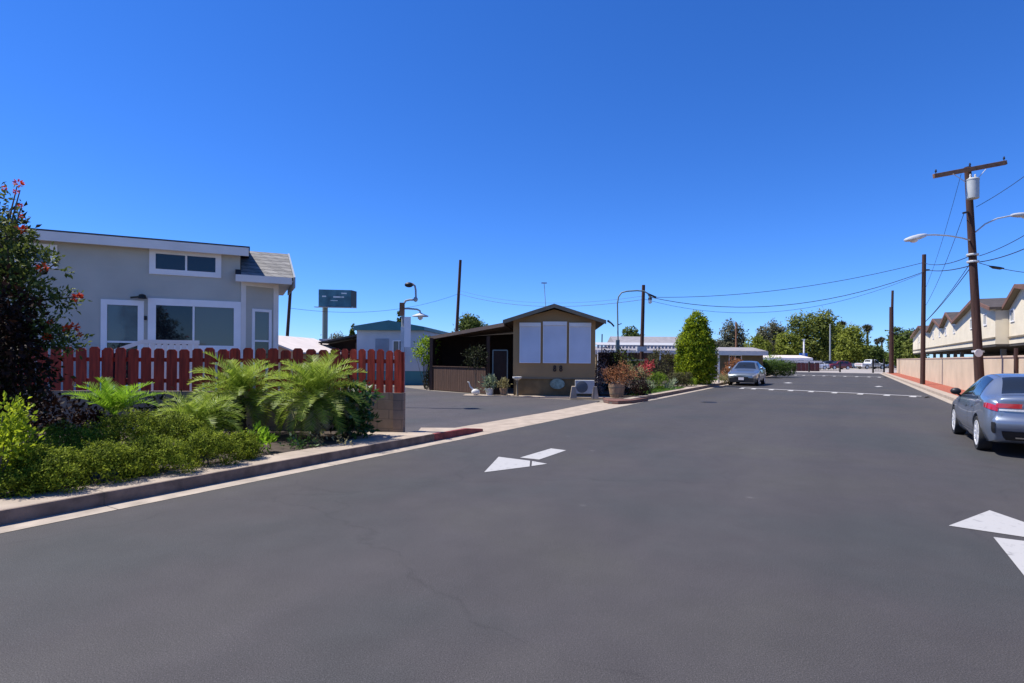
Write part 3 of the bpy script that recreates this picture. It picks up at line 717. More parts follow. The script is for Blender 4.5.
# far kerb, its walkway, the garden and the kerb across the road
kp = [R(18.6, -7.9), R(18.55, -7.5), R(18.75, -7.25), R(19.2, -7.2), R(86, -7.2), R(86, -7.36), R(19.3, -7.36), R(18.9, -7.45)]
struct(MB().slab([G(603, 400.6), G(604, 402.5), G(608, 403.8), G(618, 404.4), G(632, 403.6), G(648, 401), R(21.0, -7.37), R(21.0, -8.2), R(21.3, -8.5)], -.05, .13).build('brick_kerb', MT['brickedge'], bevel=.015))
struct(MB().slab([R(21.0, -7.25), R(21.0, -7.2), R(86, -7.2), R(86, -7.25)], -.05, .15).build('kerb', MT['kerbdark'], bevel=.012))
struct(MB().slab([R(32.0, -8.3), R(30.9, -7.55), R(21.05, -7.55), R(21.05, -7.254), R(85, -7.254), R(85, -8.6), R(32.6, -8.9)], -.05, .147).build('concrete_path', MT['conc']))
struct(MB().slab([Hm(3.78, 11), Hm(3.78, .3), Hm(4.9, -.35), R(20.9, -7.8), R(21.2, -7.56), R(30.9, -7.56), R(32.0, -8.31), R(32.6, -8.91), R(85, -8.61), R(85, -14.5), R(36, -14.5)], -.05, .125).build('garden_soil', MT['soil']))
struct(MB().slab([R(27, -9.2), R(24.2, -8.4), R(23.2, -8.2), R(23.2, -7.6), R(30.8, -7.6), R(31.8, -8.4), R(31.4, -9.4)], .06, .150).build('lawn', MT['lawn']))
struct(MB().slab([R(43.5, -9.6), R(43.5, -7.7), R(60, -7.7), R(60, -9.6)], .06, .151).build('lawn', MT['lawn']))
struct(MB().sheet([R(-40, 3.48), R(-40, 3.8), R(88, 3.8), R(88, 3.48)], 0.004).build('gutter', MT['conc2']))
strip('kerb', -40, 88, 3.8, 4.2, -.05, .15, MT['conc'])
strip('mulch_bed', -40, 88, 4.204, 5.36, -.05, .14, MT['redmulch'], bev=0)
# front apron of the brown home
struct(MB().slab([Hm(-2.2, -.45), Hm(3.9, -.95), Hm(5.0, -.9), Hm(5.0, .05), Hm(-2.2, .4)], -.04, .03).build('concrete_path', MT['conc']))

# road paint
def paint(polys, name='road_marking', m='marking', z=.005):
    b = MB()
    for p in polys: b.sheet([G(*q) for q in p], z)
    return struct(b.build(name, MT[m]))
paint([[(484, 472.5), (498.5, 457), (530, 461), (529.5, 466.7)]])
paint([[(531.5, 466.3), (532, 461.3), (547, 464)]])
paint([[(520, 457.8), (551, 448.6), (566, 450.5), (539, 459.8)]])
paint([[(948.6, 526), (989.5, 510.6), (1075, 540), (1075, 545)]])
paint([[(993.2, 537.4), (1075, 548), (1075, 640)]])
paint([[(783, 383), (788, 382.4), (793, 383), (788, 383.4)]], z=.006)
paint([[(874, 386.5), (878.5, 386.0), (883, 386.6), (878, 387.0)]], z=.006)
struct(MB().lathe([(.30, 0), (.30, .006), (.26, .008)], 24, None, G(709, 402.3)).build('manhole_cover', MT['bronze']))
def speed_bump(px0, py0, px1, py1, ks, label, w=1.1):
    a, b = G(px0, py0), G(px1, py1); o = thing('speed_bump', label, 'speed bump', (a + b)/2, 0, 'speed bumps across the road')
    d = (b - a).normalized(); nrm = Vector((d.y, -d.x, 0))
    if nrm.y > 0: nrm = -nrm        # towards the viewer side
    m = MB(); prof = [(-w*.5, -.01), (-w*.3, .035), (0, .055), (w*.3, .035), (w*.5, -.01)]
    m.prism([a - d*1.0 + nrm*-q + Vector((0, 0, z)) for q, z in prof], (b - a) + d*1.2)
    m.build('hump', MT['asphalt'], o, True)
    s = MB(); s.add([a + nrm*.20 + Vector((0, 0, .054)), b + nrm*.20 + Vector((0, 0, .054)), b - nrm*.02 + Vector((0, 0, .061)), a - nrm*.02 + Vector((0, 0, .061))], [(0, 1, 2, 3)])
    s.build('painted_line', MT['thinmark'], o)
    L = (b - a).length
    for k in ks:
        c = a + d*L*k; q = .15
        e = MB().add([c - d*q + nrm*w*.40 + Vector((0, 0, .020)), c + d*q + nrm*w*.40 + Vector((0, 0, .020)), c + d*q*.8 + nrm*w*.3 + Vector((0, 0, .044)), c - d*q*.8 + nrm*w*.3 + Vector((0, 0, .044)), c + d*.10 + Vector((0, 0, .064)), c - d*.10 + Vector((0, 0, .064))], [(0, 1, 2, 3), (3, 2, 4, 5)])
        e.build('painted_wedge', MT['marking'], o)
    return o
speed_bump(742, 388.6, 922, 397.4, [.02, .10, .215, .335, .455, .585, .72, .85, .97], 'low asphalt speed bump with white wedges beside the parked silver car')
speed_bump(795, 375.4, 883, 377.6, [.02, .12, .24, .36, .48, .60, .73, .86, .97], 'second low speed bump farther on, just before the iron gate')

# ================================================================== FENCE, BLOCK WALL, GRAY HOUSE
ZB, ZT = .95, 1.86
bw = thing('block_wall', 'low weathered gray block wall carrying the red picket fence', 'wall', (CORN + ELB)/2)
nrm1 = (ELB - CORN).normalized(); nr = Vector((nrm1.y, -nrm1.x, 0))
def wallseg(a, b, th, z0, z1, ext=0.0):
    d = (b - a).normalized(); q = Vector((d.y, -d.x, 0))*th/2
    return [a - q, b - q + d*ext, b + q + d*ext, a + q]
MB().slab(wallseg(ELB + nrm1*.1, CORN, .16, 0, ZB), -.05, ZB).build('wall_section', MT['block'], bw)
MB().slab(wallseg(FW, ELB - Vector((.02, 0, 0)), .16, 0, ZB), -.05, ZB - .003).build('wall_section', MT['block'], bw)
MB().slab([CORN + Vector((-.2, -.10, 0)), CORN + Vector((.015, -.10, 0)), CORN + Vector((.015, .13, 0)), CORN + Vector((-.2, .13, 0))], -.05, ZB + .004).build('end_pier', MT['block'], bw)
fz = thing('picket_fence', 'dark red wooden picket fence with dog-eared boards on a low block wall', 'fence', (CORN + ELB)/2 + Vector((0, 0, ZB)))
def pickets(a, b, pitch, w, first=0.0):
    d = (b - a); L = d.length; d.normalize(); q = Vector((d.y, -d.x, 0))
    if q.y > 0: q = -q
    n = int((L - first)/pitch); rs = random.Random(int(L*100))
    for i in range(n + 1):
        c = a + d*(first + i*pitch)
        if (c - a).length > L: break
        w2 = w/2*rs.uniform(.96, 1.03); z1 = ZT + rs.uniform(-.028, .018); z0 = ZB + rs.uniform(0.0, .012); cc = .045; tl = rs.uniform(-.011, .011)
        y = q*.045
        poly = [c - d*w2 + y + Vector((0, 0, z0)), c + d*w2 + y + Vector((0, 0, z0)), c + d*(w2 + tl) + y + Vector((0, 0, z1 - cc)), c + d*(w2 - cc + tl) + y + Vector((0, 0, z1)), c - d*(w2 - cc - tl) + y + Vector((0, 0, z1)), c - d*(w2 - tl) + y + Vector((0, 0, z1 - cc))]
        MB().prism(poly, q*.022).build('picket', MT['redfence'], fz)
    for z in (ZB + .22, ZT - .25):
        MB().beam(a + Vector((0, 0, z)) + q*.02, b + Vector((0, 0, z)) + q*.02, .04, .085).build('rail', MT['redfence'], fz)
pickets(CORN, ELB, .205, .158, .10)
pickets(ELB + Vector((-.06, 0, 0)), FW, .262, .205, .12)
for p in (CORN + (ELB - CORN)*.03, ELB, ELB + (FW - ELB)*.28, ELB + (FW - ELB)*.56, ELB + (FW - ELB)*.84):
    MB().box(p + Vector((0, .02, (ZB + ZT)/2 - .02)), (.09, .09, ZT - ZB - .06)).build('post', MT['redfence'], fz)

# gray house: origin at the main wall's end near the bay, x runs along the wall towards the bay, y into the house
GW = Vector((-8.05, 16.55, 0)); ga = math.atan2(.44, .90); gx = Vector((math.cos(ga), math.sin(ga), 0)); gy = Vector((-gx.y, gx.x, 0))
def Gh(x, y, z=0.0): return GW + gx*x + gy*y + Vector((0, 0, z))
def ghx(px):           # local x of a photo column on the main wall
    k, _ = un(px, 300); k /= F
    return (k*GW.y - GW.x)/(gx.x - k*gx.y)
def ghz(px, py):
    x = ghx(px); d = (GW + gx*x).y; return HC - un(px, py)[1]/F*d
gh = thing('park_model_house', 'two level gray siding house with white window trim behind red fence', 'house', GW, ga)
zr = ghz(236, 248); L0 = -9.0
MB().slab([Gh(L0, 0), Gh(0, 0), Gh(0, 4.2), Gh(L0, 4.2)], 0, zr - .12).build('wall', MT['housegray'], gh)
MB().prism([Gh(L0 - .3, -.32, zr - .08), Gh(L0 - .3, -.32, zr + .02), Gh(L0 - .3, 2.1, zr + .30), Gh(L0 - .3, 4.5, zr + .02), Gh(L0 - .3, 4.5, zr - .08)], gx*(0.25 - L0 + .3)).build('roof', MT['darkroof'], gh)
MB().slab([Gh(L0 - .3, -.36), Gh(.22, -.36), Gh(.22, -.325), Gh(L0 - .3, -.325)], zr - .27, zr - .03).build('fascia', MT['offwhite'], gh)
MB().slab([Gh(L0 - .3, -.322), Gh(.22, -.322), Gh(.22, -.004), Gh(L0 - .3, -.004)], zr - .15, zr - .125).build('soffit', MT['offwhite'], gh)
def window(parent, frame, x0, x1, z0, z1, panes, fw=.11, glass=('glassdark',), sash=None, y=0.0, m='white', mull=.05, name='window'):
    """frame(x, y, z) gives a point; panes is a list of (u0, u1, v0, v1, glass)"""
    o = None
    b = MB()
    def bx(xa, xb, za, zb, ya, yb): b.prism([frame(xa, ya, za), frame(xb, ya, za), frame(xb, ya, zb), frame(xa, ya, zb)], frame(0, yb, 0) - frame(0, ya, 0))
    ya, yb = y - .045, y + .0
    bx(x0, x1, z1 - fw, z1, ya, yb); bx(x0, x1, z0, z0 + fw, ya, yb); bx(x0, x0 + fw, z0 + fw, z1 - fw, ya, yb); bx(x1 - fw, x1, z0 + fw, z1 - fw, ya, yb)
    us = sorted({p[0] for p in panes if p[0] > 0}); vs = sorted({p[2] for p in panes if p[2] > 0})
    W, H = x1 - x0 - 2*fw, z1 - z0 - 2*fw
    for u in us: bx(x0 + fw + W*u - mull/2, x0 + fw + W*u + mull/2, z0 + fw, z1 - fw, ya + .012, yb)
    for v in vs: bx(x0 + fw, x1 - fw, z0 + fw + H*v - mull/2, z0 + fw + H*v + mull/2, ya + .014, yb)
    o = b.build(name, MT[m], parent)
    for (u0, u1, v0, v1, g) in panes:
        MB().prism([frame(x0 + fw + W*u0, y - .010, z0 + fw + H*v0), frame(x0 + fw + W*u1, y - .010, z0 + fw + H*v0), frame(x0 + fw + W*u1, y - .010, z0 + fw + H*v1), frame(x0 + fw + W*u0, y - .010, z0 + fw + H*v1)], frame(0, .006, 0) - frame(0, 0, 0)).build('pane', MT[g], o)
    return o
window(gh, Gh, ghx(149), ghx(221), ghz(185, 276), ghz(185, 250.5), [(0, .5, 0, 1, 'glassdark'), (.5, 1, 0, 1, 'glassdark')], .15)
window(gh, Gh, ghx(148), ghx(241), ghz(195, 352), ghz(195, 300), [(0, .47, 0, 1, 'glassdark'), (.47, 1, 0, 1, 'glassgreen')], .19)
window(gh, Gh, ghx(8), ghx(57), ghz(40, 268), ghz(40, 244), [(0, .5, 0, 1, 'glassdark'), (.5, 1, 0, 1, 'blinds')], .14)
window(gh, Gh, ghx(101), ghx(144), .75, ghz(122, 300), [(0, 1, 0, .54, 'glassdark'), (0, 1, .54, 1, 'blinds')], .14, name='door')
lp = MB().lathe([(.03, .12), (.08, .10), (.11, 0), (.10, 0), (.03, .06)], 14, None, Gh(ghx(143), -.16, ghz(143, 299)))
lp.beam(Gh(ghx(143), 0, ghz(143, 296)), Gh(ghx(143), -.17, ghz(143, 296)), .03, .03); lp.beam(Gh(ghx(131), -.10, ghz(131, 298)), Gh(ghx(143), -.16, ghz(143, 297)), .035, .05)
lp.build('wall_lamp', MT['bronze'], gh)
MB().box(Gh(ghx(145.5), -.02, ghz(145, 318)), (.07, .04, .11), ga).build('house_number_plate', MT['black'], gh)
# bay at the end of the house with its lower shingled roof
zf = ghz(240, 277); bx0, bx1 = 0.0, 1.30
zrid = D(270, 252.5, 18.4).z
MB().slab([Gh(.002, .003), Gh(1.05, .42), Gh(1.05, 4.19), Gh(.002, 4.19)], 0, zf + .02).build('bay_wall', MT['housegray'], gh)
MB().prism([Gh(-.13, -.30, zf + .034), Gh(.017, -.30, zf + .034), Gh(.017, -.004, zf + .20), Gh(-.13, -.004, zf + .20)], Vector((0, 0, .02))).build('gap_shade_sheet', MT['darkroof'], gh)  # dark sheet standing in for the shaded gap beside the bay roof
MB().prism([Gh(.02, -.30, zf - .05), Gh(.02, -.30, zf + .04), Gh(.02, 2.0, zrid + .06), Gh(.02, 4.3, zf + .04), Gh(.02, 4.3, zf - .05), Gh(.02, 2.0, zrid - .05)], gx*1.42).build('bay_roof', MT['shingle'], gh)
MB().slab([Gh(-.12, -.34), Gh(1.40, -.34), Gh(1.40, -.305), Gh(-.12, -.305)], zf - .17, zf + .03).build('bay_fascia', MT['offwhite'], gh)
MB().prism([Gh(1.45, -.36, zf - .26), Gh(1.45, -.36, zf + .05), Gh(1.45, 2.0, zrid + .08), Gh(1.45, 2.0, zf - .26)], gx*.05).build('rake_board', MT['graymetal'], gh)
MB().slab([Gh(.004, -.302), Gh(1.44, -.302), Gh(1.44, 3.9), Gh(.004, 3.9)], zf - .09, zf - .06).build('soffit', MT['offwhite'], gh)
bq = (Gh(1.05, .42) - Gh(0.002, .003)); ba = math.atan2(bq.y, bq.x); bL = bq.length; bxv = bq.normalized(); byv = Vector((-bxv.y, bxv.x, 0))
def Gb(x, y, z=0.0): return Gh(.002, .003) + bxv*x + byv*y + Vector((0, 0, z))
for x0, x1 in ((.02, .16), (bL - .14, bL + .01)):
    MB().prism([Gb(x0, -.03, .7), Gb(x1, -.03, .7), Gb(x1, -.03, zf - .10), Gb(x0, -.03, zf - .10)], byv*.027).build('corner_board', MT['offwhite'], gh)
MB().prism([Gb(.16, -.028, zf - .24), Gb(bL - .14, -.028, zf - .24), Gb(bL - .14, -.028, zf - .10), Gb(.16, -.028, zf - .10)], byv*.025).build('corner_board', MT['offwhite'], gh)
window(gh, Gb, .34, bL - .20, 1.3, D(263, 309, 16.9).z, [(0, 1, 0, .47, 'glassdark'), (0, 1, .47, 1, 'glassgreen')], .08)
MB().prism([Gh(1.06, .40, .7), Gh(1.06, .55, .7), Gh(1.06, .55, zf - .1), Gh(1.06, .40, zf - .1)], gx*.02).build('corner_board', MT['offwhite'], gh)
# deck with pale railing in front of the house
dk = thing('deck', 'pale wooden deck railing in front of the gray house windows', 'deck', Gh(-2.2, -1.3), ga)
MB().slab([Gh(-4.6, -1.7), Gh(-.3, -1.7), Gh(-.3, -.02), Gh(-4.6, -.02)], .0, .72).build('platform', MT['offwhite'], dk)
dx0, dx1 = ghx(137) + .35, ghx(207) - .1
MB().slab([Gh(dx0, -1.66), Gh(dx1, -1.66), Gh(dx1, -1.56), Gh(dx0, -1.56)], 2.0, 2.10).build('rail', MT['offwhite'], dk)
for i in range(9):
    x = dx0 + .02 + i*(dx1 - dx0 - .14)/8
    MB().slab([Gh(x, -1.65), Gh(x + .10, -1.65), Gh(x + .10, -1.57), Gh(x, -1.57)], .725, 1.998).build('baluster', MT['offwhite'], dk)
MB().prism([Gh(dx0 - .6, -1.64, 1.75), Gh(dx0, -1.64, 2.0), Gh(dx0, -1.64, 2.10), Gh(dx0 - .6, -1.64, 1.85)], gy*.06).build('stair_rail', MT['offwhite'], dk)

# ================================================================== THE BROWN HOME
br = thing('mobile_home', 'brown gabled mobile home with three white roll shutters in front', 'mobile home', HO, HA)
HWid = 3.65; ze = 3.40; za = 3.98
MB().prism([Hm(0, 0, .78), Hm(HWid, 0, .78), Hm(HWid, 0, ze), Hm(HWid/2, 0, za - .10), Hm(0, 0, ze)], hy*11).build('wall', MT['tanwall'], br)
MB().slab([Hm(.03, .05), Hm(HWid - .03, .05), Hm(HWid - .03, 10.9), Hm(.03, 10.9)], -.02, .778).build('skirting', MT['tanskirt'], br)
MB().slab([Hm(-.01, -.025), Hm(HWid + .01, -.025), Hm(HWid + .01, .047), Hm(-.01, .047)], .78, .84).build('trim', MT['tantrim'], br)
ov = .42
for s in (-1, 1):
    xa, xb = HWid/2, HWid/2 + s*(HWid/2 + ov)
    zb_ = ze - (za - ze)*ov/(HWid/2)
    MB().prism([Hm(xa, -.55, za), Hm(xb, -.55, zb_), Hm(xb, -.55, zb_ + .09), Hm(xa, -.55, za + .09)], hy*12).build('roof', MT['brownroof'], br)
    MB().prism([Hm(xa, -.585, za - .07), Hm(xb, -.585, zb_ - .07), Hm(xb, -.585, zb_ + .10), Hm(xa, -.585, za + .10)], hy*.033).build('fascia', MT['tantrim'], br)
sx = lambda px: (lambda k: (k*HO.y - HO.x)/(hx.x - k*hx.y))(un(px, 340)[0]/F)
for (pa, pb, zt_, zb2) in ((519.8, 540.2, 3.28, 1.52), (543.2, 566.3, 3.33, 1.52), (569.3, 590.4, 3.28, 1.52)):
    xa, xb = sx(pa), sx(pb)
    sh = MB().prism([Hm(xa, -.06, zb2), Hm(xb, -.06, zb2), Hm(xb, -.06, zt_ - .17), Hm(xa, -.06, zt_ - .17)], hy*.057).build('roll_shutter', MT['shutter'], br)
    MB().prism([Hm(xa - .02, -.12, zt_ - .168), Hm(xb + .02, -.12, zt_ - .168), Hm(xb + .02, -.12, zt_), Hm(xa - .02, -.12, zt_)], hy*.117).build('shutter_box', MT['white'], sh)
    for q0, q1 in ((xa - .012, xa + .02), (xb - .02, xb + .012)):
        MB().prism([Hm(q0, -.075, zb2 - .03), Hm(q1, -.075, zb2 - .03), Hm(q1, -.075, zt_ - .17), Hm(q0, -.075, zt_ - .17)], hy*.072).build('shutter_guide', MT['white'], sh)
    MB().prism([Hm(xa, -.08, zb2 - .035), Hm(xb, -.08, zb2 - .035), Hm(xb, -.08, zb2), Hm(xa, -.08, zb2)], hy*.077).build('shutter_sill', MT['white'], sh)
# house number (two dark numerals) and plaque
def numeral8(cx, z):
    b = MB()
    for dz, r in ((.06, .042), (-.06, .05)):
        pts = [Hm(cx + r*math.cos(a), -.03, z + dz + r*1.2*math.sin(a)) for a in [2*PI*i/16 for i in range(17)]]
        b.tube(pts, .026, 6)
    return b
for px in (554.8, 561.0):
    numeral8(sx(px), 1.25).build('numeral', MT['pinkpaint'], br)
o = MB().lathe([(.01, -.02), (.44, -.018), (.45, 0), (.44, .018), (.01, .02)], 28, Matrix.Rotation(HA, 4, 'Z') @ Matrix.Rotation(PI/2, 4, 'X') @ Matrix.Diagonal((.74, .52, 1, 1)), Hm(sx(557.5), -.045, .56)).build('oval_plaque', MT['greenglass'])
tag(o, 'pale green oval ornament leaning on the brown home skirting', 'ornament')
# roof antenna
an = thing('roof_antenna', 'thin mast antenna standing on the brown home roof', 'antenna', Hm(1.75, 1.5, za))
pt = D(544, 283, 26.5)
MB().tube([Hm(sx(545), 1.5, za - .02), pt], .014, 6).build('mast', MT['graymetal'], an)
MB().beam(pt + Vector((-.13, 0, 0)), pt + Vector((.13, 0, 0)), .03, .05).build('crossbar', MT['graymetal'], an)
# carport
cp = thing('carport', 'dark wooden carport with sloping roof attached to the brown home', 'carport', Hm(-2.3, 2.5), HA)
A0, A1 = D(504, 325.0, 24.8), D(429.5, 338.5, 30.5)
bk = hy*9
MB().prism([A0, A1, A1 + bk, A0 + bk], Vector((0, 0, .09))).build('roof', MT['brownroof'], cp)
MB().prism([A0 + Vector((0, -.03, -.06)), A1 + Vector((0, -.03, -.06)), A1 + Vector((0, -.03, .11)), A0 + Vector((0, -.03, .11))], Vector((.0, .028, 0))).build('fascia', MT['brownroof'], cp)
F0, F1 = G(485.5, 393.6), G(431.5, 389.6)
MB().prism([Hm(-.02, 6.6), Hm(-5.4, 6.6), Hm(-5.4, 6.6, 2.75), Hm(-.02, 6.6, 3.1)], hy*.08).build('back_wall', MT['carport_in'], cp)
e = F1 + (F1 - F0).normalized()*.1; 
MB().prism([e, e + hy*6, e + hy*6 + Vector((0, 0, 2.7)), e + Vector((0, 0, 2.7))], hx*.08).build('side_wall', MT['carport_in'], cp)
struct(MB().sheet([Hm(-.01, .3), F0 + hy*.1, F1 + hy*.1, F1 + hy*8, Hm(-.01, 8)], .004).build('carport_floor', MT['conc2']))
for p in (F0 + Vector((.12, -.02, 0)), F1 + Vector((-.02, -.02, 0))):
    MB().box(p + Vector((0, 0, 1.35)), (.16, .16, 2.75), HA).build('post', MT['brownwood'], cp)
bf = thing('picket_fence', 'low dark brown board fence across the carport opening', 'fence', (F0 + F1)/2)
fd = (F1 - F0); n = 24
for i in range(n):
    c = F0 + fd*((i + .5)/n); w = fd.normalized()*(fd.length/n*.46)
    MB().prism([c - w, c + w, c + w + Vector((0, 0, 1.22)), c - w + Vector((0, 0, 1.22))], Vector((.015, .02, 0))).build('picket', MT['brownwood'], bf)
MB().beam(F0 + Vector((0, 0, 1.24)), F1 + Vector((0, 0, 1.24)), .09, .035).build('top_rail', MT['brownwood'], bf)
# things at the carport's mouth
pc = thing('pot_plant', 'pale succulent plant in a pot beside the carport post', 'potted plant', Hm(-1.05, -.1))
MB().lathe([(.13, 0), (.19, .34), (.17, .34), (.02, .30)], 16, None, Hm(-1.05, -.1)).build('pot', MT['ceram'], pc)
P, A = blob_points([(Hm(-1.05, -.1).x, Hm(-1.05, -.1).y, .55, .26, .22, .28)], 26, 10, .12, 5, .8)
leaves('foliage', P, A, .16, LF['agave'], pc, .3, 5)
pc = thing('pot_plant', 'flowering pot with cream blooms beside the brown home corner', 'potted plant', Hm(-.42, -.15))
MB().lathe([(.12, 0), (.18, .36), (.16, .36), (.02, .32)], 16, None, Hm(-.42, -.15)).build('pot', MT['terracotta'], pc)
P, A = blob_points([(Hm(-.42, -.15).x, Hm(-.42, -.15).y, .52, .24, .2, .18)], 20, 10, .1, 6, .8)
leaves('foliage', P, A, .12, LF['paledry'], pc, .5, 6)
pq = thing('garden_swan', 'pale bird shaped garden ornament on the carport kerb', 'ornament', Hm(-1.65, -.2))
MB().ball(Hm(-1.65, -.2, .17), (.20, .12, .14), 12, 8).build('body', MT['ceram'], pq, True)
MB().tube([Hm(-1.75, -.2, .25), Hm(-1.9, -.2, .42), Hm(-1.96, -.2, .60), Hm(-2.03, -.2, .62)], [.05, .035, .03, .025], 8).build('neck', MT['ceram'], pq, True)
bb = thing('birdbath', 'white birdbath bowl on a pedestal by the brown home corner', 'birdbath', Hm(.22, -.45))
MB().lathe([(.10, 0), (.05, .1), (.04, .6), (.07, .72)], 14, None, Hm(.22, -.45)).build('pedestal', MT['tantrim'], bb, True)
MB().lathe([(.06, .72), (.20, .82), (.21, .88), (.18, .86), (.03, .80)], 20, None, Hm(.22, -.45)).build('bowl', MT['ceram'], bb, True)
ld = MB()
p = Hm(-.62, .35)
for q in (-.33, .33):
    ld.beam(p + hx*q, p + hx*q + Vector((0, 0, 2.05)), .05, .05, Vector((0, 1, 0)))
ld.beam(p + hx*-.33 + Vector((0, 0, 2.05)), p + hx*.33 + Vector((0, 0, 2.05)), .05, .05)
fr = thing('door_frame_stand', 'tall teal framed screen standing beside the brown home', 'screen', p, HA)
ld.build('frame', MT['polegreen'], fr)
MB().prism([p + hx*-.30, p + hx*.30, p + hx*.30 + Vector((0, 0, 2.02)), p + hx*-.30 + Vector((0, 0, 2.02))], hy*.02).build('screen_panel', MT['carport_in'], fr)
# round clipped plant in the carport
shrub('ball_shrub', 'dark round topiary on a stem beside the carport post', 'shrub', Hm(-1.72, .25), [(0, 0, 1.75, .48, .42, .5)], LF['darkshrub'], 70, 10, .16, .10, 12, stems=3)
# heat pump on two splayed stands
ac = thing('heat_pump', 'white outdoor heat pump unit on splayed concrete blocks by the brown home', 'air conditioner', G(584.0, 398.2, .03))
c = G(584.0, 398.2, .03)
def Ac(x, y, z): return c + hx*x + hy*y + Vector((0, 0, z))
MB().box(Ac(.02, .02, .48), (.80, .32, .56), HA).build('casing', MT['acwhite'], ac, bevel=.015)
MB().lathe([(.235, 0), (.245, .012), (.215, .02), (.0, .018)], 32, Matrix.Rotation(HA, 4, 'Z') @ Matrix.Rotation(PI/2, 4, 'X'), Ac(-.10, -.142, .48)).build('fan_grille', MT['acgrille'], ac, True)
for s in (-1, 1):
    MB().prism([Ac(s*.45 - .15, -.19, -.02), Ac(s*.45 + .15, -.19, -.02), Ac(s*.45 + .07, -.19, .50), Ac(s*.45 - .07, -.19, .50)], hy*.38).build('stand', MT['conc'], ac, bevel=.01)
# blue roofed home, carport beside it, tan roofed house
BO = D(356.5, 360, 35); bl = thing('mobile_home', 'white mobile home with teal roof edge and teal skirting', 'mobile home', Vector((BO.x, BO.y, 0)), HA)
BO = Vector((BO.x, BO.y, 0)); BW = 4.25
def Bm(x, y, z=0.0): return BO + hx*x + hy*y + Vector((0, 0, z))
MB().prism([Bm(0, 0, .85), Bm(BW, 0, .85), Bm(BW, 0, 3.45), Bm(BW/2, 0, 3.7), Bm(0, 0, 3.45)], hy*15).build('wall', MT['paleblue'], bl)
MB().slab([Bm(.02, .02), Bm(BW - .02, .02), Bm(BW - .02, 14.9), Bm(.02, 14.9)], -.02, .848).build('skirting', MT['tealskirt'], bl)
MB().prism([Bm(-.1, -.35, 3.36), Bm(BW + .12, -.35, 3.36), Bm(BW + .12, -.35, 3.58), Bm(BW/2, -.35, 3.98), Bm(-.1, -.35, 3.62)], hy*15.6).build('roof', MT['teal'], bl)
MB().prism([Bm(1.20, -.03, .9), Bm(2.05, -.03, .9), Bm(2.05, -.03, 2.85), Bm(1.20, -.03, 2.85)], hy*.028).build('door', MT['graydoor'], bl)
window(bl, Bm, 2.3, 3.1, 1.7, 2.75, [(0, .5, 0, 1, 'blinds'), (.5, 1, 0, 1, 'glassdark')], .06)
o = thing('carport', 'dark low carport beside the teal roofed home', 'carport', Bm(-1.6, 1), HA)
MB().prism([Bm(-.02, .3, 3.05), Bm(-2.6, .3, 2.55), Bm(-2.6, .3, 2.63), Bm(-.02, .3, 3.17)], hy*8).build('roof', MT['darkroof'], o)
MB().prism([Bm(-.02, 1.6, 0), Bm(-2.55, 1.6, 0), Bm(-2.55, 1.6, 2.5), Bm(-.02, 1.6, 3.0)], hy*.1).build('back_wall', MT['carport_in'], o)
for x in (-2.5, -.2): MB().box(Bm(x, .5, 1.28), (.1, .1, 2.6)).build('post', MT['brownwood'], o)
TO = D(252, 352, 30); TO = Vector((TO.x, TO.y, 0)); th = thing('house', 'low peach house with pale sloping roof between the gray house and the carport', 'house', TO, HA)
def Tm(x, y, z=0.0): return TO + hx*x + hy*y + Vector((0, 0, z))
MB().prism([Tm(-3.2, 0, 0), Tm(2.35, 0, 0), Tm(2.35, 0, 2.0), Tm(.1, 0, 2.75), Tm(-3.2, 0, 2.0)], hy*7).build('wall', MT['peach'], th)
MB().prism([Tm(.1, -.4, 2.82), Tm(2.75, -.4, 1.85), Tm(2.75, -.4, 1.93), Tm(.1, -.4, 2.92)], hy*7.8).build('roof', MT['pinkroof'], th)
MB().prism([Tm(-3.6, -.4, 1.82), Tm(.1, -.4, 2.82), Tm(.1, -.4, 2.92), Tm(-3.6, -.4, 1.92)], hy*7.8).build('roof', MT['pinkroof'], th)
MB().slab([Tm(.3, 7.8), Tm(2.9, 7.8), Tm(2.9, 8), Tm(.3, 8)], 2.6, 2.9).build('parapet', MT['pinkroof'], th)
# billboard
BP = D(335, 298.3, 130); bo = thing('billboard', 'dark teal roadside billboard on a single steel column', 'billboard', D(322.5, 338, 130))
bd = Vector((1, .16, 0)).normalized(); bn = Vector((bd.y, -bd.x, 0))
def Bb(x, y, z): return BP + bd*x + bn*(-y) + Vector((0, 0, z))
MB().box(Bb(0, .3, 0), (7.4, .5, 4.0), math.atan2(bd.y, bd.x)).build('sign_box', MT['polegreen'], bo)
MB().prism([Bb(-3.6, -.02, -1.9), Bb(3.6, -.02, -1.9), Bb(3.6, -.02, 1.9), Bb(-3.6, -.02, 1.9)], bn*-.04).build('sign_face', MT['billface'], bo)
for (x, z, w, h) in ((-.4, .15, 1.9, .32), (1.1, .15, .9, .32), (-2.9, .25, .9, .30), (1.4, 1.05, 1.2, .28), (-1.0, -.6, 1.6, .14)):
    MB().prism([Bb(x, -.03, z), Bb(x + w, -.03, z), Bb(x + w, -.03, z + h), Bb(x, -.03, z + h)], bn*.05).build('lettering', MT['billtext'], bo)
MB().prism([Bb(3.72, -.3, -1.95), Bb(4.6, 2.2, -1.95), Bb(4.6, 2.2, 1.95), Bb(3.72, -.3, 1.95)], bn*.1).build('rear_panel', MT['black'], bo)
MB().box(Bb(.2, -.4, -2.15), (9.4, 1.1, .12), math.atan2(bd.y, bd.x)).build('catwalk', MT['graymetal'], bo)
pb = D(323.5, 338, 130)
MB().tube([Vector((pb.x, pb.y + .9, -.2)), Vector((pb.x, pb.y + .9, BP.z - 1.9))], .62, 12).build('column', MT['polegreen'], bo, True)

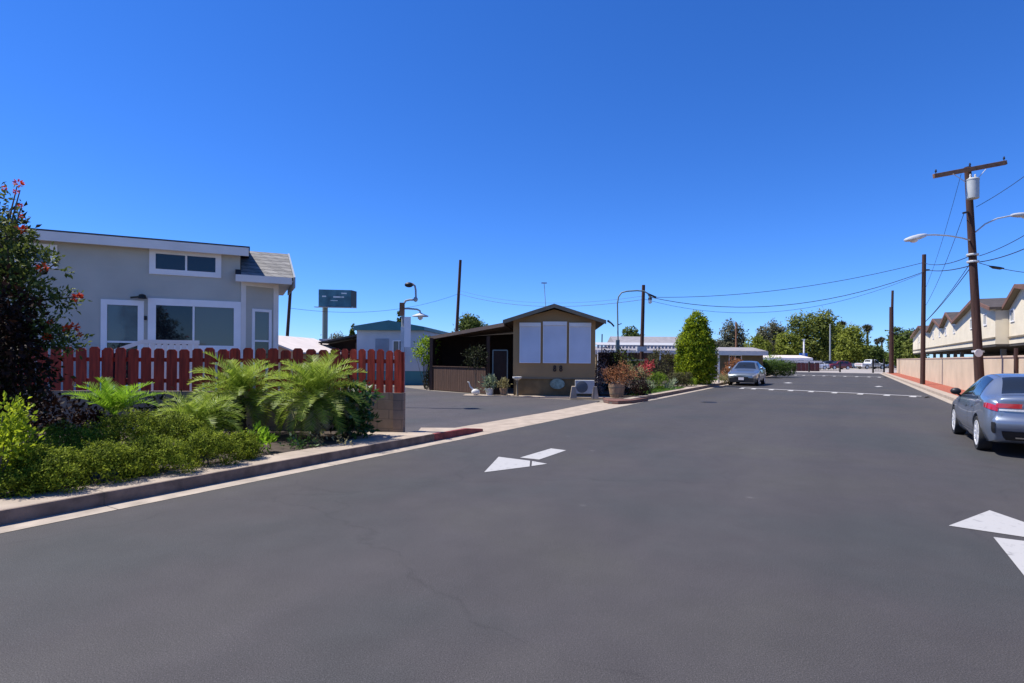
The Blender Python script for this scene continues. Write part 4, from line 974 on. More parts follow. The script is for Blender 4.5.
# ================================================================== POLES, LAMPS, WIRES
def pole(name, label, base, top, r0, r1, group='wooden utility poles', m='polewood'):
    o = thing(name, label, 'utility pole', base, 0, group)
    MB().tube([Vector(base) - Vector((0, 0, .3)), base, (Vector(base)*.5 + Vector(top)*.5), top], [r0, r0, (r0 + r1)/2, r1], 14).build('shaft', MT[m], o, True)
    return o
# big pole with crossarm, transformer and street lamp
dP = 22.9
b0 = D(980.5, 400, dP); b0.z = .14; t0 = D(967.5, 167, dP)
ax = (t0 - b0).normalized()
bp = pole('utility_pole', 'tall leaning wooden pole with crossarm and gray transformer behind the blue car', b0, t0, .172, .115)
ca0, ca1 = D(933.5, 176.2, dP - .2), D(1006, 162.5, dP - .2)
MB().beam(ca0, ca1, .11, .17).build('crossarm', MT['crossarm'], bp, bevel=.01)
for u in (.03, .50, .97):
    p = ca0.lerp(ca1, u) + Vector((0, 0, .09)); e = MB()
    e.lathe([(.015, 0), (.015, .05), (.035, .06), (.04, .11), (.02, .13), (.03, .15), (.015, .17)], 12, None, p); e.build('insulator', MT['black'], bp, True)
MB().tube([D(953, 174, dP - .3), D(964, 181, dP - .25), D(969, 187, dP - .2)], .014, 6).build('crossarm_brace', MT['galv'], bp)
MB().tube([D(986, 169, dP - .3), D(978, 178, dP - .25), D(971, 187, dP - .2)], .014, 6).build('crossarm_brace', MT['galv'], bp)
tc_ = D(972.6, 189, dP - .34)
tr = MB(); tr.lathe([(.19, -.40), (.215, -.38), (.215, .34), (.225, .35), (.225, .39), (.15, .44), (.02, .45)], 22, None, tc_)
trb = tr.build('transformer', MT['transformer'], bp, True)
for q in (-.10, .10):
    MB().lathe([(.03, .40), (.045, .46), (.025, .5), (.04, .54), (.02, .60)], 10, None, tc_ + Vector((q, 0, 0))).build('bushing', MT['ceram'], trb, True)
MB().box(tc_ + Vector((0, .17, 0)), (.12, .12, .5)).build('bracket', MT['galv'], trb)
MB().tube([D(963, 213, dP - .12), D(968, 212, dP - .05)], .04, 6).build('clamp', MT['black'], bp)
for y in (255, 262, 352):
    p = b0.lerp(t0, (400 - y)/(400 - 167.0)); MB().lathe([(.205, -.04), (.215, 0), (.205, .04)], 14, None, p).build('band', MT['galv'], bp)
p = D(978.5, 353, dP - .21); MB().lathe([(.02, -.02), (.16, -.012), (.16, .012), (.02, .02)], 18, Matrix.Rotation(PI/2, 4, 'X'), p).build('round_sign', MT['offwhite'], bp)
def cobra(owner_label, pts, hd0, hd1, parent_group='street lamps on long arms', r=.03):
    o = thing('street_lamp', owner_label, 'street lamp', pts[0], 0, parent_group)
    MB().tube(pts, r, 8).build('arm', MT['galv'], o, True)
    d = (hd1 - hd0); L = d.length; d.normalize(); up = Vector((0, 0, 1)); sdv = d.cross(up).normalized(); up = sdv.cross(d)
    m4 = Matrix((d, sdv, up)).transposed().to_4x4(); vs = []; fs = []
    prof = [(0, .05, .05, 0), (.12, .09, .075, 0), (.35, .14, .10, -.01), (.65, .17, .10, -.02), (.9, .13, .07, -.03), (1.0, .04, .03, -.03)]
    for u, w, h, dz in prof:
        for k in range(12):
            a = 2*PI*k/12; vs.append(m4 @ Vector((u*L, w*math.cos(a), dz + h*math.sin(a)*(1 if math.sin(a) > 0 else 1.0))) + hd0)
    for i in range(len(prof)-1):
        for k in range(12): fs.append((i*12+k, i*12+(k+1) % 12, (i+1)*12+(k+1) % 12, (i+1)*12+k))
    fs += [tuple(range(12))[::-1], tuple((len(prof)-1)*12 + k for k in range(12))]
    MB().add(vs, fs).build('lamp_head', MT['galv'], o, True)
    MB().ball(hd0 + d*L*.62 - up*.07, (.16, .13, .11), 12, 8).build('lamp_glass', MT['lampglass'], o, True)
    return o
cobra('street lamp on a curved arm hanging over the road from the transformer pole', [D(970.5, 240.5, dP), D(962, 238, dP - .3), D(948, 235.6, dP - .9), D(935, 234.8, dP - 1.5), D(925, 235, dP - 2)], D(926, 235, dP - 2), D(905, 239.5, dP - 2.6))
cobra('street lamp reaching away over the apartments from the transformer pole', [D(975.5, 232, dP), D(985, 224, dP), D(997, 218.5, dP), D(1012, 215.5, dP)], D(1011, 215.5, dP), D(1034, 213.5, dP))
b1 = D(922.5, 383.5, 37.5); b1.z = .14
pole('utility_pole', 'bare reddish wooden pole standing in the red mulch strip before the tan wall', b1, D(924, 254.5, 37.5), .145, .115)
kb = MB().box(D(927.5, 270, 37.3), (.22, .1, .1)); o = kb.build('wire_bracket', MT['black']); tag(o, 'small black bracket fixed to the bare reddish pole', 'bracket')
b2 = D(890.5, 370.5, 70); b2.z = .14
pole('utility_pole', 'tall thin wooden pole farthest down the tan wall', b2, D(892.5, 290.5, 70), .2, .13)
b3 = D(889.8, 371, 69); b3.z = .14
pole('utility_pole', 'shorter thick wooden pole joined to the farthest thin pole', b3 + Vector((-.02, -.3, 0)), D(891.3, 307, 68.7), .26, .22)
q = D(454.5, 345, 60); q.z = 0
pole('utility_pole', 'bare leaning dark pole behind the brown home carport', q, D(460.3, 260, 60), .19, .15, m='polewood')
q = D(284.6, 350, 46); q.z = 0
pole('utility_pole', 'dark leaning pole beside the gray house roof corner', q, D(290.8, 283, 46), .14, .12)
q = D(641.2, 350, 41); q.z = .1
gp = pole('utility_pole', 'dark wooden pole behind the gooseneck lamp in the garden', q, D(643.4, 285, 41), .15, .12)
MB().beam(D(648, 294, 40.8), D(656, 297.5, 40.8), .12, .12).build('wire_splice', MT['black'], gp)
MB().box(D(641.5, 349, 40.6), (.7, .3, .35)).build('meter_box', MT['galv'], gp)
q = D(601.5, 345, 50); q.z = 0
pole('vent_pipe', 'thin short pole between brown home eave and gooseneck lamp', q, D(602, 334, 50), .05, .05, 'thin pipes', 'black')
q = D(736, 352, 95); q.z = 0
pole('utility_pole', 'pale slim pole in front of the far olive tree', q, D(736, 322, 95), .16, .12, m='crossarm')
q = D(830, 362, 115); q.z = 0
pole('utility_pole', 'slender gray pole among the dense far trees', q, D(830, 324, 115), .16, .12, m='graymetal')
# gooseneck lamp
gb = G(618.6, 384, .12); dg_ = gb.y
gl = thing('gooseneck_lamp', 'tall gooseneck garden lamp with a hanging head beside the brown home', 'lamp post', gb)
pts = [gb, D(618, 345, dg_), D(617.3, 304, dg_), D(618.3, 297, dg_), D(621.5, 292.6, dg_), D(627, 291.2, dg_), D(637, 290.6, dg_), D(644, 291.2, dg_), D(647.8, 293.5, dg_), D(649.3, 296.5, dg_)]
MB().tube(pts, .045, 10).build('pole', MT['polegreen'], gl, True)
hp = D(650, 296.5, dg_)
MB().lathe([(.04, .02), (.07, 0), (.12, -.12), (.13, -.20), (.12, -.20)], 14, None, hp).build('lamp_shade', MT['black'], gl, True)
MB().lathe([(.115, -.19), (.11, -.40), (.05, -.44)], 14, None, hp).build('lamp_glass', MT['lampglass'], gl, True)
MB().tube([D(608, 321, 25), D(611.5, 323.5, dg_), D(614, 326.5, dg_)], .05, 6).build('flood_lamp', MT['black'], gl)
MB().tube([D(617.5, 325, dg_), D(621.5, 323.5, dg_)], .03, 6).build('hook', MT['graymetal'], gl)
MB().box(D(617.5, 346, dg_), (.22, .2, .75)).build('control_box', MT['polegreen'], gl)
# three lamp post with the white board, behind the red fence
d3 = 19.0; b3 = D(403.5, 400, d3); b3.z = 0
lp3 = thing('lamp_post', 'garden lamp post with a shepherd crook lamp and a wide shade lamp', 'lamp post', b3)
MB().tube([b3, D(402.8, 303.5, d3)], .055, 10).build('post', MT['graymetal'], lp3, True)
MB().tube([D(402.8, 312, d3), D(403.2, 305, d3), D(405.5, 300.8, d3), D(409.5, 299.8, d3), D(415.3, 299.8, d3), D(415.8, 298, d3), D(415.6, 290, d3), D(414.8, 286, d3), D(412.5, 283.8, d3), D(409.5, 283.8, d3)], .034, 8).build('crook_arm', MT['graymetal'], lp3, True)
MB().ball(D(408.8, 284.8, d3), (.15, .11, .09), 12, 8).build('lamp_head', MT['black'], lp3, True)
MB().ball(D(415.5, 299.3, d3), (.075, .075, .09), 10, 8).build('joint', MT['graymetal'], lp3, True)
MB().tube([D(403, 308.5, d3), D(409, 308.6, d3), D(417, 309.4, d3), D(419.8, 310.8, d3), D(420.2, 313.5, d3)], .03, 8).build('shade_arm', MT['graymetal'], lp3, True)
sp = D(420.2, 313.6, d3)
MB().lathe([(.05, .03), (.08, 0), (.27, -.07), (.28, -.10), (.10, -.08)], 20, None, sp).build('lamp_shade', MT['galv'], lp3, True)
MB().lathe([(.08, -.08), (.09, -.16), (.03, -.22)], 12, None, sp).build('lamp_glass', MT['lampglass'], lp3, True)
MB().box(D(402, 309, d3 - .02), (.15, .16, .42)).build('junction_box', MT['crossarm'], lp3)
MB().box(D(407.3, 332, d3 - .1), (.22, .03, 1.02)).build('board', MT['white'], lp3)
MB().box(D(402.3, 340, d3 - .08), (.11, .05, .9)).build('conduit', MT['galv'], lp3)
# wires
def wire(label, a, b, sag, r=.018, n=18):
    a, b = Vector(a), Vector(b); pts = []
    for i in range(n+1):
        u = i/n; p = a.lerp(b, u); p.z -= sag*4*u*(1 - u); pts.append(p)
    o = MB().tube(pts, r, 5, False).build('overhead_wire', MT['wire']); return tag(o, label, 'wire', 'overhead wires')
wire('upper overhead wire running from the bare reddish pole to the garden pole', D(923.5, 262.5, 37.5), D(655, 297.3, 40.8), .62, .018)
wire('heavy middle wire sagging from the bare reddish pole to the garden pole', D(926, 271, 37.4), D(650, 297.2, 41), 1.45, .022)
wire('lowest thin wire sagging between the bare reddish pole and garden pole', D(923, 273, 37.5), D(644, 299, 41), 1.75, .012)
wire('wire from the garden pole across to the leaning pole behind the carport', D(643, 299.5, 41), D(457.8, 293.5, 60), .9, .016)
wire('thin upper wire between garden pole and pole behind the carport', D(643, 296, 41), D(457.8, 290, 60), .9, .010)
wire('wire from the carport pole past the billboard to the leaning pole by the gray house', D(457.8, 294, 60), D(289, 308, 46), 1.0, .014)
wire('wire from the transformer pole to the top of the bare reddish pole', D(973, 254.5, dP), D(924, 263, 37.5), .25)
wire('heavy wire from the transformer pole to the bracket of the bare reddish pole', D(976, 264, dP), D(927.5, 270, 37.3), .15, .022)
wire('thin wire falling from the transformer pole to the far thin pole', D(975, 256, dP), D(891.5, 331, 68), 1.6, .014)
wire('heavy wire falling from the transformer pole behind the bare pole', D(976, 260, dP), D(905, 335, 60), .6, .018)
wire('service wire rising from the transformer beyond the picture edge', D(976, 207, dP), D(1100, 112, 20), .25, .012)
wire('wire climbing from the transformer pole above the street lamp to the apartments', D(979, 256, dP), D(1090, 186, 19), .3, .014)
wire('second climbing wire from the transformer pole under the short street lamp', D(979.5, 262, dP), D(1090, 210, 19), .3, .018)
wire('level wire with a dark splice from transformer pole to the apartments', D(979, 263, dP), D(1090, 272, 24), .25, .013)
o = MB().tube([D(989, 266, dP), D(993, 267.3, dP), D(1000, 268.3, dP), D(1004, 268.3, dP)], [.02, .06, .06, .02], 8).build('wire_splice', MT['black']); tag(o, 'fat dark splice hanging on the level wire by the transformer pole', 'splice')
wire('drop wire slanting from the crossarm pole clamp down behind the street lamp', D(964, 213, dP - .1), D(925.3, 306, 37.3), .3, .010)
wire('thin drop wire slanting from the crossarm', D(961, 174, dP), D(924.6, 290, 37.3), .35, .008)

# ================================================================== NEAR PLANTING
near = 'plants in the kerbside bed'
# big dark shrub with red flowers
def at(px, d, z=.13): k, _ = un(px, 358); return Vector((k/F*d, d, z))
lo = at(8, 7.9)
bg = thing('flowering_shrub', 'tall dark shrub with orange red trumpet flowers in front of gray house', 'shrub', lo)
def rel(px, py, d): return D(px, py, d)
bl_ = []
for px, py, d, r in ((-40, 245, 7.9, .75), (-10, 264, 7.9, .32), (-22, 300, 7.9, .7), (2, 322, 7.7, .38), (-12, 360, 7.7, .75), (12, 352, 7.9, .34), (4, 398, 7.6, .55), (22, 388, 8.0, .30), (-42, 225, 7.9, .5), (-50, 380, 8.1, .8), (6, 375, 7.8, .4)):
    c = rel(px, py, d); bl_.append((c.x, c.y, c.z, r, r, r*1.05))
P, A = blob_points(bl_, 560, 13, .15, 3, .1, .4, .14); rs = np.random.RandomState(1)
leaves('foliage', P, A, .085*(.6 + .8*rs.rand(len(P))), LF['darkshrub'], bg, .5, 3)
bl_ = []
for px, py, d, r in ((20, 262, 7.6, .16), (32, 255, 7.6, .14), (45, 262, 7.7, .12), (52, 258, 7.7, .10), (30, 290, 7.6, .26), (48, 302, 7.7, .18), (62, 303, 7.7, .13), (70, 299, 7.7, .10), (38, 325, 7.6, .22), (50, 335, 7.7, .2), (66, 340, 7.8, .2), (74, 345, 7.8, .14), (5, 235, 7.7, .3), (8, 210, 7.7, .13), (2, 195, 7.7, .1), (15, 285, 7.5, .3), (3, 260, 7.5, .35), (60, 275, 7.7, .08)):
    c = rel(px, py, d); bl_.append((c.x, c.y, c.z, r, r, r*.75))
P, A = blob_points(bl_, 250, 14, .10, 4, .2, .3)
leaves('leafy_twig', P, A, .07*(.6 + .8*np.random.RandomState(2).rand(len(P))), LF['twig'], bg, .42, 4)
P, A = blob_points([(rel(12, 350, 7.3).x, 7.3, rel(12, 350, 7.3).z, .36, .3, .8), (rel(-8, 345, 7.2).x, 7.2, 1.9, .4, .3, .9)], 170, 13, .14, 9, -.2, .4)
leaves('foliage', P, A, .08*(.6 + .8*np.random.RandomState(2).rand(len(P))), LF['maroonleaf'], bg, .5, 9)
m = MB(); q = random.Random(4)
for px, py in ((20, 190), (17, 186), (22, 205), (60, 260), (78, 297), (80, 348), (45, 300), (-20, 200), (-40, 260), (15, 240), (55, 345)):
    e = rel(px, py, 7.75); m.tube([lo + Vector((q.uniform(-.2, .0), q.uniform(-.1, .1), -.05)), rel(px*.3 - 5, 320, 7.8), (rel(px*.3 - 5, 320, 7.8) + e)/2 + Vector((-.08, 0, .12)), e], [.045, .03, .016, .006], 6)
m.build('stem', MT['bark'], bg)
for px, py, r in ((18.5, 183.5, .055), (16, 192, .035), (20.5, 206, .03), (21.5, 216.5, .03), (21, 229, .06), (41.5, 267.5, .065), (77.5, 298, .065), (74, 327, .06), (66, 328.5, .05), (47.5, 337.5, .055), (50, 322, .035), (80, 334.5, .035), (4, 188, .03)):
    c = rel(px, py, 7.62); rs_ = np.random.RandomState(int(px*7 + py))
    n_ = 22; dd = rs_.normal(size=(n_, 3)); dd /= np.linalg.norm(dd, axis=1)[:, None]
    leaves('flower', np.array(c)[None] + dd*r*.35, dd + [0, 0, .3], r*1.0, LF['redflower'], bg, .55, int(px))
# light green shrub at the picture's edge
lo = at(-8, 6.25); shrub('leafy_shrub', 'bright yellow green leafy shrub beside the juniper, cut by the picture edge', 'shrub', lo, [(-.12, .1, .62, .36, .25, .22), (.12, 0, .55, .24, .2, .18), (-.2, 0, .35, .36, .25, .3), (.08, .1, .88, .15, .15, .12), (.24, .1, .72, .12, .12, .10)], LF['lime'], 190, 12, .10, .062, 21, .6, .5, near, .35)
# junipers: low spreading mounds
jn = [(52, 6.5, .44, .50), (105, 6.95, .48, .50), (160, 7.5, .48, .48), (208, 8.0, .42, .48), (240, 8.5, .32, .38), (128, 8.3, .60, .74), (75, 7.8, .52, .60), (178, 8.6, .50, .64), (30, 6.9, .42, .50), (22, 6.25, .30, .30)]
jl = ['low juniper mound at the walkway edge nearest the yellow green shrub', 'juniper mound bulging over the walkway below the bright fern', 'juniper mound in the middle of the row along the kerb', 'juniper mound by the kerb below the feathery palm', 'small juniper tuft ending the row by the walkway bend', 'tall back juniper mound right below the bright fern', 'tall back juniper mound below the red flowering shrub', 'back juniper mound below the feathery low palm', 'dark juniper mound tucked behind the yellow green shrub', 'sparse juniper edge spilling on the walkway by the picture edge']
for i, (px, d, r, h) in enumerate(jn):
    lo = at(px, d); rs_ = random.Random(i)
    bs = [(0, 0, h*.38, r*.9, r*.7, h*.5)] + [(math.cos(a)*r*q_, math.sin(a)*r*.7*q_, h*(.74 - .5*q_*q_)*rs_.uniform(.85, 1.15), r*rs_.uniform(.26, .4), r*.32, h*.30) for a, q_ in [(rs_.uniform(0, 2*PI), rs_.uniform(.1, .95)) for _ in range(9)]]
    shrub('juniper_shrub', jl[i], 'juniper', lo, bs, LF['juniper'], int(1000*r), 22, .05, .030, 30 + i, .3, .42, 'spreading junipers along the kerb', .86, 3, dense=True)
# fern / cycad and pygmy palms
palm_shrub('fern', 'bright lime green fern with arching fronds in front of the red fence', at(116, 9.4), .58, 24, .76, .19, .020, LF['cycad'], 41, near, 24, .05, 0, .9, (.55, 1.3), 'fern', .07)
palm_shrub('pygmy_palm', 'small feathery palm with grayish fronds just above the junipers', at(200, 9.7), .40, 40, .82, .22, .017, LF['palm'], 42, near, 30, .1, 8, 1.4, (-.3, 1.3))
palm_shrub('pygmy_palm', 'full green palm with drooping fronds and golden old leaves before the red fence', at(244, 10.9), .80, 58, 1.0, .26, .018, LF['palm'], 43, near, 32, .1, 22, 1.15, (-.75, 1.4))
palm_shrub('pygmy_palm', 'largest feathery palm on a bare brown trunk near the block wall', at(316, 10.6), .82, 62, 1.02, .27, .018, LF['palm'], 44, near, 34, .05, 20, 1.05, (-.75, 1.4), trunk_r=.085)
shrub('weed_plant', 'small bright green weed at the foot of the palms', 'weed', at(256, 9.1), [(0, 0, .22, .22, .15, .18), (.14, 0, .12, .15, .1, .1)], LF['cycad'], 26, 8, .08, .10, 51, .7, .45, near, .3, 3)
shrub('broadleaf_shrub', 'dark glossy broad leaved shrub against the end of the block wall', 'shrub', at(352, 10.9), [(0, 0, .55, .36, .3, .4), (.2, .1, .85, .22, .2, .2), (-.25, 0, .35, .25, .2, .25), (.15, -.1, .3, .3, .2, .25)], LF['broad'], 110, 8, .12, .13, 52, .3, .5, near, .35, 5)
shrub('ground_plant', 'small dark plant creeping on bare soil between palm trunk and walkway', 'plant', at(300, 9.6), [(0, 0, .08, .3, .2, .08)], LF['broad'], 22, 8, .08, .07, 53, .5, .45, near, .2, 0)
shrub('ground_plant', 'dry brown litter plant on the soil by the block wall foot', 'plant', at(330, 9.9), [(0, 0, .07, .4, .2, .07)], LF['paledry'], 16, 8, .08, .06, 54, .3, .45, near, .2, 0)
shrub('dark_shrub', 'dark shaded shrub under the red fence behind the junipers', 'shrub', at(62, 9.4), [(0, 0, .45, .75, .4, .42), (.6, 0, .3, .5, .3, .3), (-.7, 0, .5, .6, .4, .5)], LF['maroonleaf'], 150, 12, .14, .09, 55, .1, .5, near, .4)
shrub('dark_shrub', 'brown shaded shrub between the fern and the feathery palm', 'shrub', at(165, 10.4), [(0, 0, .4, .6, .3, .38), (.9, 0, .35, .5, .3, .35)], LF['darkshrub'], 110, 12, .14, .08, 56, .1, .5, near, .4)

# ================================================================== GARDEN BESIDE THE BROWN HOME
gd = 'garden plants beside the brown home'
pl = G(616.5, 397.3, .10); bt = thing('barrel_planter', 'weathered half barrel planter on the brick edged corner', 'planter', pl)
MB().lathe([(.24, -.01), (.27, .05), (.33, .40), (.335, .55), (.31, .55), (.30, .50), (.02, .48)], 26, None, pl).build('tub', MT['terracotta'], bt, True)
for z, r in ((.16, .297), (.42, .338)): MB().lathe([(r - .02, -.02), (r, -.018), (r + .006, .018), (r - .02, .02)], 26, None, pl + Vector((0, 0, z))).build('hoop', MT['tantrim'], bt, True)
shrub('potted_shrub', 'dry orange brown shrub growing from the half barrel', 'shrub', pl + Vector((.05, 0, .49)), [(0, 0, .35, .50, .4, .38), (.35, 0, .5, .38, .3, .3), (-.35, 0, .45, .28, .3, .25), (.1, 0, .75, .3, .25, .22)], LF['orange'], 140, 10, .12, .085, 61, .6, .3, gd, .3, 8)
shrub('pale_shrub', 'dusty pink dried shrub beside the brown home wall', 'shrub', at(600, 25.3, .1), [(0, 0, .7, .35, .3, .4), (.15, 0, 1.15, .3, .3, .25), (-.1, 0, .4, .3, .3, .3)], LF['pinkdry'], 70, 10, .14, .10, 62, .5, .3, gd, .3, 5)
shrub('dark_shrub', 'dark maroon bush between the barrel planter and the lawn', 'shrub', at(634, 24.1, .1), [(0, 0, .32, .62, .4, .36), (.35, 0, .28, .4, .3, .3)], LF['maroonleaf'], 130, 12, .12, .08, 63, .3, .5, gd, .6, dense=True)
shrub('dark_shrub', 'tall dark bush against the side of the brown home', 'shrub', at(606, 27.5, .1), [(0, 0, .8, .55, .5, .8), (.4, 0, 1.2, .5, .4, .6), (.2, 0, 1.7, .4, .4, .4)], LF['maroonleaf'], 150, 12, .16, .11, 64, .3, .5, gd, .4)
shrub('green_shrub', 'dark green shrub behind the gooseneck lamp post', 'shrub', at(622, 30, .1), [(0, 0, 1.4, .6, .5, .6), (.3, 0, .9, .7, .5, .6), (.9, .2, 1.0, .5, .5, .5)], LF['treedark'], 120, 12, .18, .13, 65, .3, .5, gd, .4)
shrub('pale_shrub', 'pale olive shrub above the dry orange barrel plant', 'shrub', at(633, 26.2, .1), [(0, 0, .9, .45, .4, .4), (.35, 0, .75, .4, .3, .35), (-.2, 0, 1.15, .3, .3, .25)], LF['paledry'], 80, 10, .14, .10, 66, .5, .35, gd, .35)
shrub('red_shrub', 'crimson leaved shrub between pale shrub and hedge', 'shrub', at(643, 29.0, .1), [(0, 0, 1.0, .32, .3, .3), (.22, 0, 1.28, .28, .25, .22), (-.15, 0, .75, .22, .2, .22)], LF['red'], 70, 10, .12, .10, 67, .4, .45, gd, .35)
shrub('round_shrub', 'small round bright green clipped bush on the lawn', 'shrub', at(657, 29.3, .13), [(0, 0, .42, .50, .45, .40), (0, 0, .55, .35, .3, .3)], LF['yellowgreen'], 190, 12, .09, .055, 68, .4, .5, gd, .85, dense=True)
shrub('agave', 'pale spiky agave at the front of the round bush', 'agave', at(646, 28.0, .13), [(0, 0, .1, .3, .25, .12), (.15, 0, .15, .25, .2, .15)], LF['agave'], 34, 8, .08, .26, 69, .9, .18, gd, .2, 0)
shrub('agave', 'small pale plant at the lawn end of the round bush', 'agave', at(670, 29.0, .13), [(0, 0, .1, .25, .25, .12), (.1, 0, .3, .15, .15, .18)], LF['agave'], 30, 8, .08, .20, 70, .9, .18, gd, .2, 0)
shrub('clipped_hedge', 'square clipped brownish hedge at the foot of the golden cypress', 'hedge', at(679.5, 32.0, .12), [(x, 0, z, .22, .32, .2) for x in (-.45, -.2, .05, .3, .5) for z in (.2, .45, .62)], LF['hedgebrown'], 520, 14, .07, .05, 71, .2, .5, gd, .85, 4, dense=True)
shrub('round_shrub', 'low yellowish bush between clipped hedge and cypress', 'shrub', at(692, 33.0, .12), [(0, 0, .25, .25, .25, .25)], LF['yellowgreen'], 60, 10, .08, .06, 72, .3, .5, gd, .5, 0)
shrub('olive_shrub', 'broad olive brown bush below the pale carport edge', 'shrub', at(660, 36, .1), [(0, 0, 1.3, .9, .6, .8), (.9, 0, 1.2, .7, .6, .7), (-.8, 0, 1.0, .5, .5, .6)], LF['hedgebrown'], 220, 12, .17, .11, 73, .2, .5, gd, .5)
lo = at(696, 35.0, .12)
cy = thing('cypress_tree', 'plump golden green cypress by the walkway, tallest plant of the garden', 'tree', lo)
bs = [(lo.x, lo.y, .75, 1.15, 1.05, .85), (lo.x, lo.y, 3.6, .66, .6, .8), (lo.x - .1, lo.y, 1.5, 1.12, 1.1, .9), (lo.x + .25, lo.y, 1.9, 1.0, 1.0, .9), (lo.x - .15, lo.y, 2.6, 1.0, .9, .9), (lo.x + .05, lo.y, 3.2, .80, .75, .85), (lo.x + .05, lo.y, 3.95, .48, .45, .62), (lo.x, lo.y, 2.0, 1.0, 1.0, 1.7)]
P, A, Q = blob_points(bs, 1700, 16, .13, 75, 1.2, .86, .15, True)
leaves('crown', P, A, .14*(.6 + .8*np.random.RandomState(7).rand(len(P))), LF['cypress'], cy, .42, 75, NR=Q)
MB().tube([lo, lo + Vector((0, 0, 2.8))], [.12, .05], 8).build('trunk', MT['bark'], cy)
# lawn grass
rs = np.random.RandomState(77); n = 9000
a = rs.rand(n)*8.6 + 22.7; b = -7.62 - rs.rand(n)*1.7
a2 = rs.rand(n)*16.4 + 43.6; b2 = -7.72 - rs.rand(n)*1.85
PP = np.array([tuple(R(t, q, .148)) for t, q in [(t, q) for t, q in zip(a, b) if t > 23.2 and (q > -8.2 or t > 25.5)] + list(zip(a2, b2))])
o = leaves('grass', PP, rs.normal(size=(len(PP), 3))*.45 + [0, 0, 1], (.06*(.5 + rs.rand(len(PP)))), LF['grass'], None, .22, 77); o['kind'] = 'stuff'
# pots and trellis by the middle garden
pk = at(712, 37.5, .12); tl = thing('white_trellis', 'white slatted trellis post stand beside the golden cypress', 'trellis', pk)
MB().box(pk + Vector((.45, 0, 1.05)), (.10, .10, 2.1)).build('post', MT['white'], tl)
MB().box(pk + Vector((-.9, 0, 1.05)), (.10, .10, 2.1)).build('post', MT['white'], tl)
for i in range(7): MB().box(pk + Vector((-.22, 0, .35 + i*.26)), (1.3, .03, .10)).build('slat', MT['acwhite'], tl)
shrub('dry_shrub', 'rusty brown shrub behind the silver car beside white trellis', 'shrub', at(731, 39.5, .12), [(0, 0, .7, .6, .5, .65), (.3, 0, 1.2, .5, .4, .45)], LF['orange'], 110, 12, .15, .12, 78, .3, .5, gd, .4)
shrub('pale_shrub', 'pale straw shrub at the front wheel of the silver car', 'shrub', at(725.5, 37.0, .12), [(0, 0, .35, .4, .35, .35)], LF['paledry'], 50, 10, .12, .10, 79, .5, .4, gd, .4)
shrub('boxed_hedge', 'dark green boxed hedge beyond the silver car', 'hedge', at(776, 54, .12), [(x, y, z, .5, .5, .32) for x in (-1.3, -.7, 0, .7, 1.2) for y in (-.3, .6) for z in (.4, .85, 1.15)], LF['hedge'], 1000, 14, .13, .09, 80, .2, .55, gd, .85, 4, dense=True)
shrub('boxed_hedge', 'sunny light green hedge top behind the silver car roof', 'hedge', at(762, 57, .12), [(x, 0, z, .5, .5, .35) for x in (-1.4, -.7, 0, .7, 1.3) for z in (.6, 1.2, 1.6)], LF['yellowgreen'], 260, 12, .18, .12, 81, .2, .5, gd, .8, 4, dense=True)
shrub('small_tree', 'light leafy young tree at the corner of the carport fence', 'tree', at(425.5, 30.6, 0), [(0, 0, 2.2, .62, .5, .55), (-.3, 0, 1.75, .5, .4, .4), (.3, 0, 2.5, .4, .4, .3), (.2, 0, 1.5, .3, .3, .3)], LF['yellowgreen'], 110, 11, .16, .13, 82, .2, .5, None, .35, 6)
shrub('dark_shrub', 'small dark bush at the foot of the young tree by the carport fence', 'shrub', at(428.5, 30.2, 0), [(0, 0, .4, .22, .22, .4)], LF['darkshrub'], 40, 10, .1, .09, 83, .2, .5, None, .4)

# ================================================================== MIDDLE BUILDINGS
def house(label, p0, w, dpt, h, roofh, wall, roof, px_rot=-AZ, name='mobile_home', band=None, wins=0):
    o = thing(name, label, 'house' if name == 'house' else 'mobile home', p0, px_rot)
    ex = Vector((math.cos(px_rot), math.sin(px_rot), 0)); ey = Vector((-ex.y, ex.x, 0))
    def q(x, y, z=0): return p0 + ex*x + ey*y + Vector((0, 0, z))
    MB().slab([q(0, 0), q(w, 0), q(w, dpt), q(0, dpt)], -.05, h).build('wall', MT[wall], o)
    MB().prism([q(-.3, -.3, h), q(-.3, -.3, h + .15), q(-.3, dpt/2, h + roofh), q(-.3, dpt + .3, h + .15), q(-.3, dpt + .3, h)], ex*(w + .6)).build('roof', MT[roof], o)
    if band: MB().slab([q(-.32, -.34), q(w + .32, -.34), q(w + .32, -.302), q(-.32, -.302)], h - .25, h + .12).build('fascia', MT[band], o)
    for i in range(wins):
        x = w*(i + .5)/wins; window(o, q, x - .6, x + .6, 1.1, 2.1, [(0, .5, 0, 1, 'glassdark'), (.5, 1, 0, 1, 'glassdark')], .06)
    return o, q
w0 = at(596, 52, 0)
o, q = house('long pale roofed mobile home row behind the garden pole', w0, 15.5, 6, 2.35, .55, 'tanskirt', 'grayroof', 0.0, band='offwhite', wins=3)
m = MB()
aw = thing('awning', 'white scalloped metal awning along the far mobile home', 'awning', at(598, 46, 0))
a0, a1 = D(597, 346.5, 46), D(690, 352, 46)
MB().prism([a0 + Vector((0, 0, .08)), a0 + Vector((0, 3.0, .38)), a0 + Vector((0, 3.0, .43)), a0 + Vector((0, 0, .14))], Vector((a1.x - a0.x, 0, 0))).build('roof_sheet', MT['acwhite'], aw)
n = 26
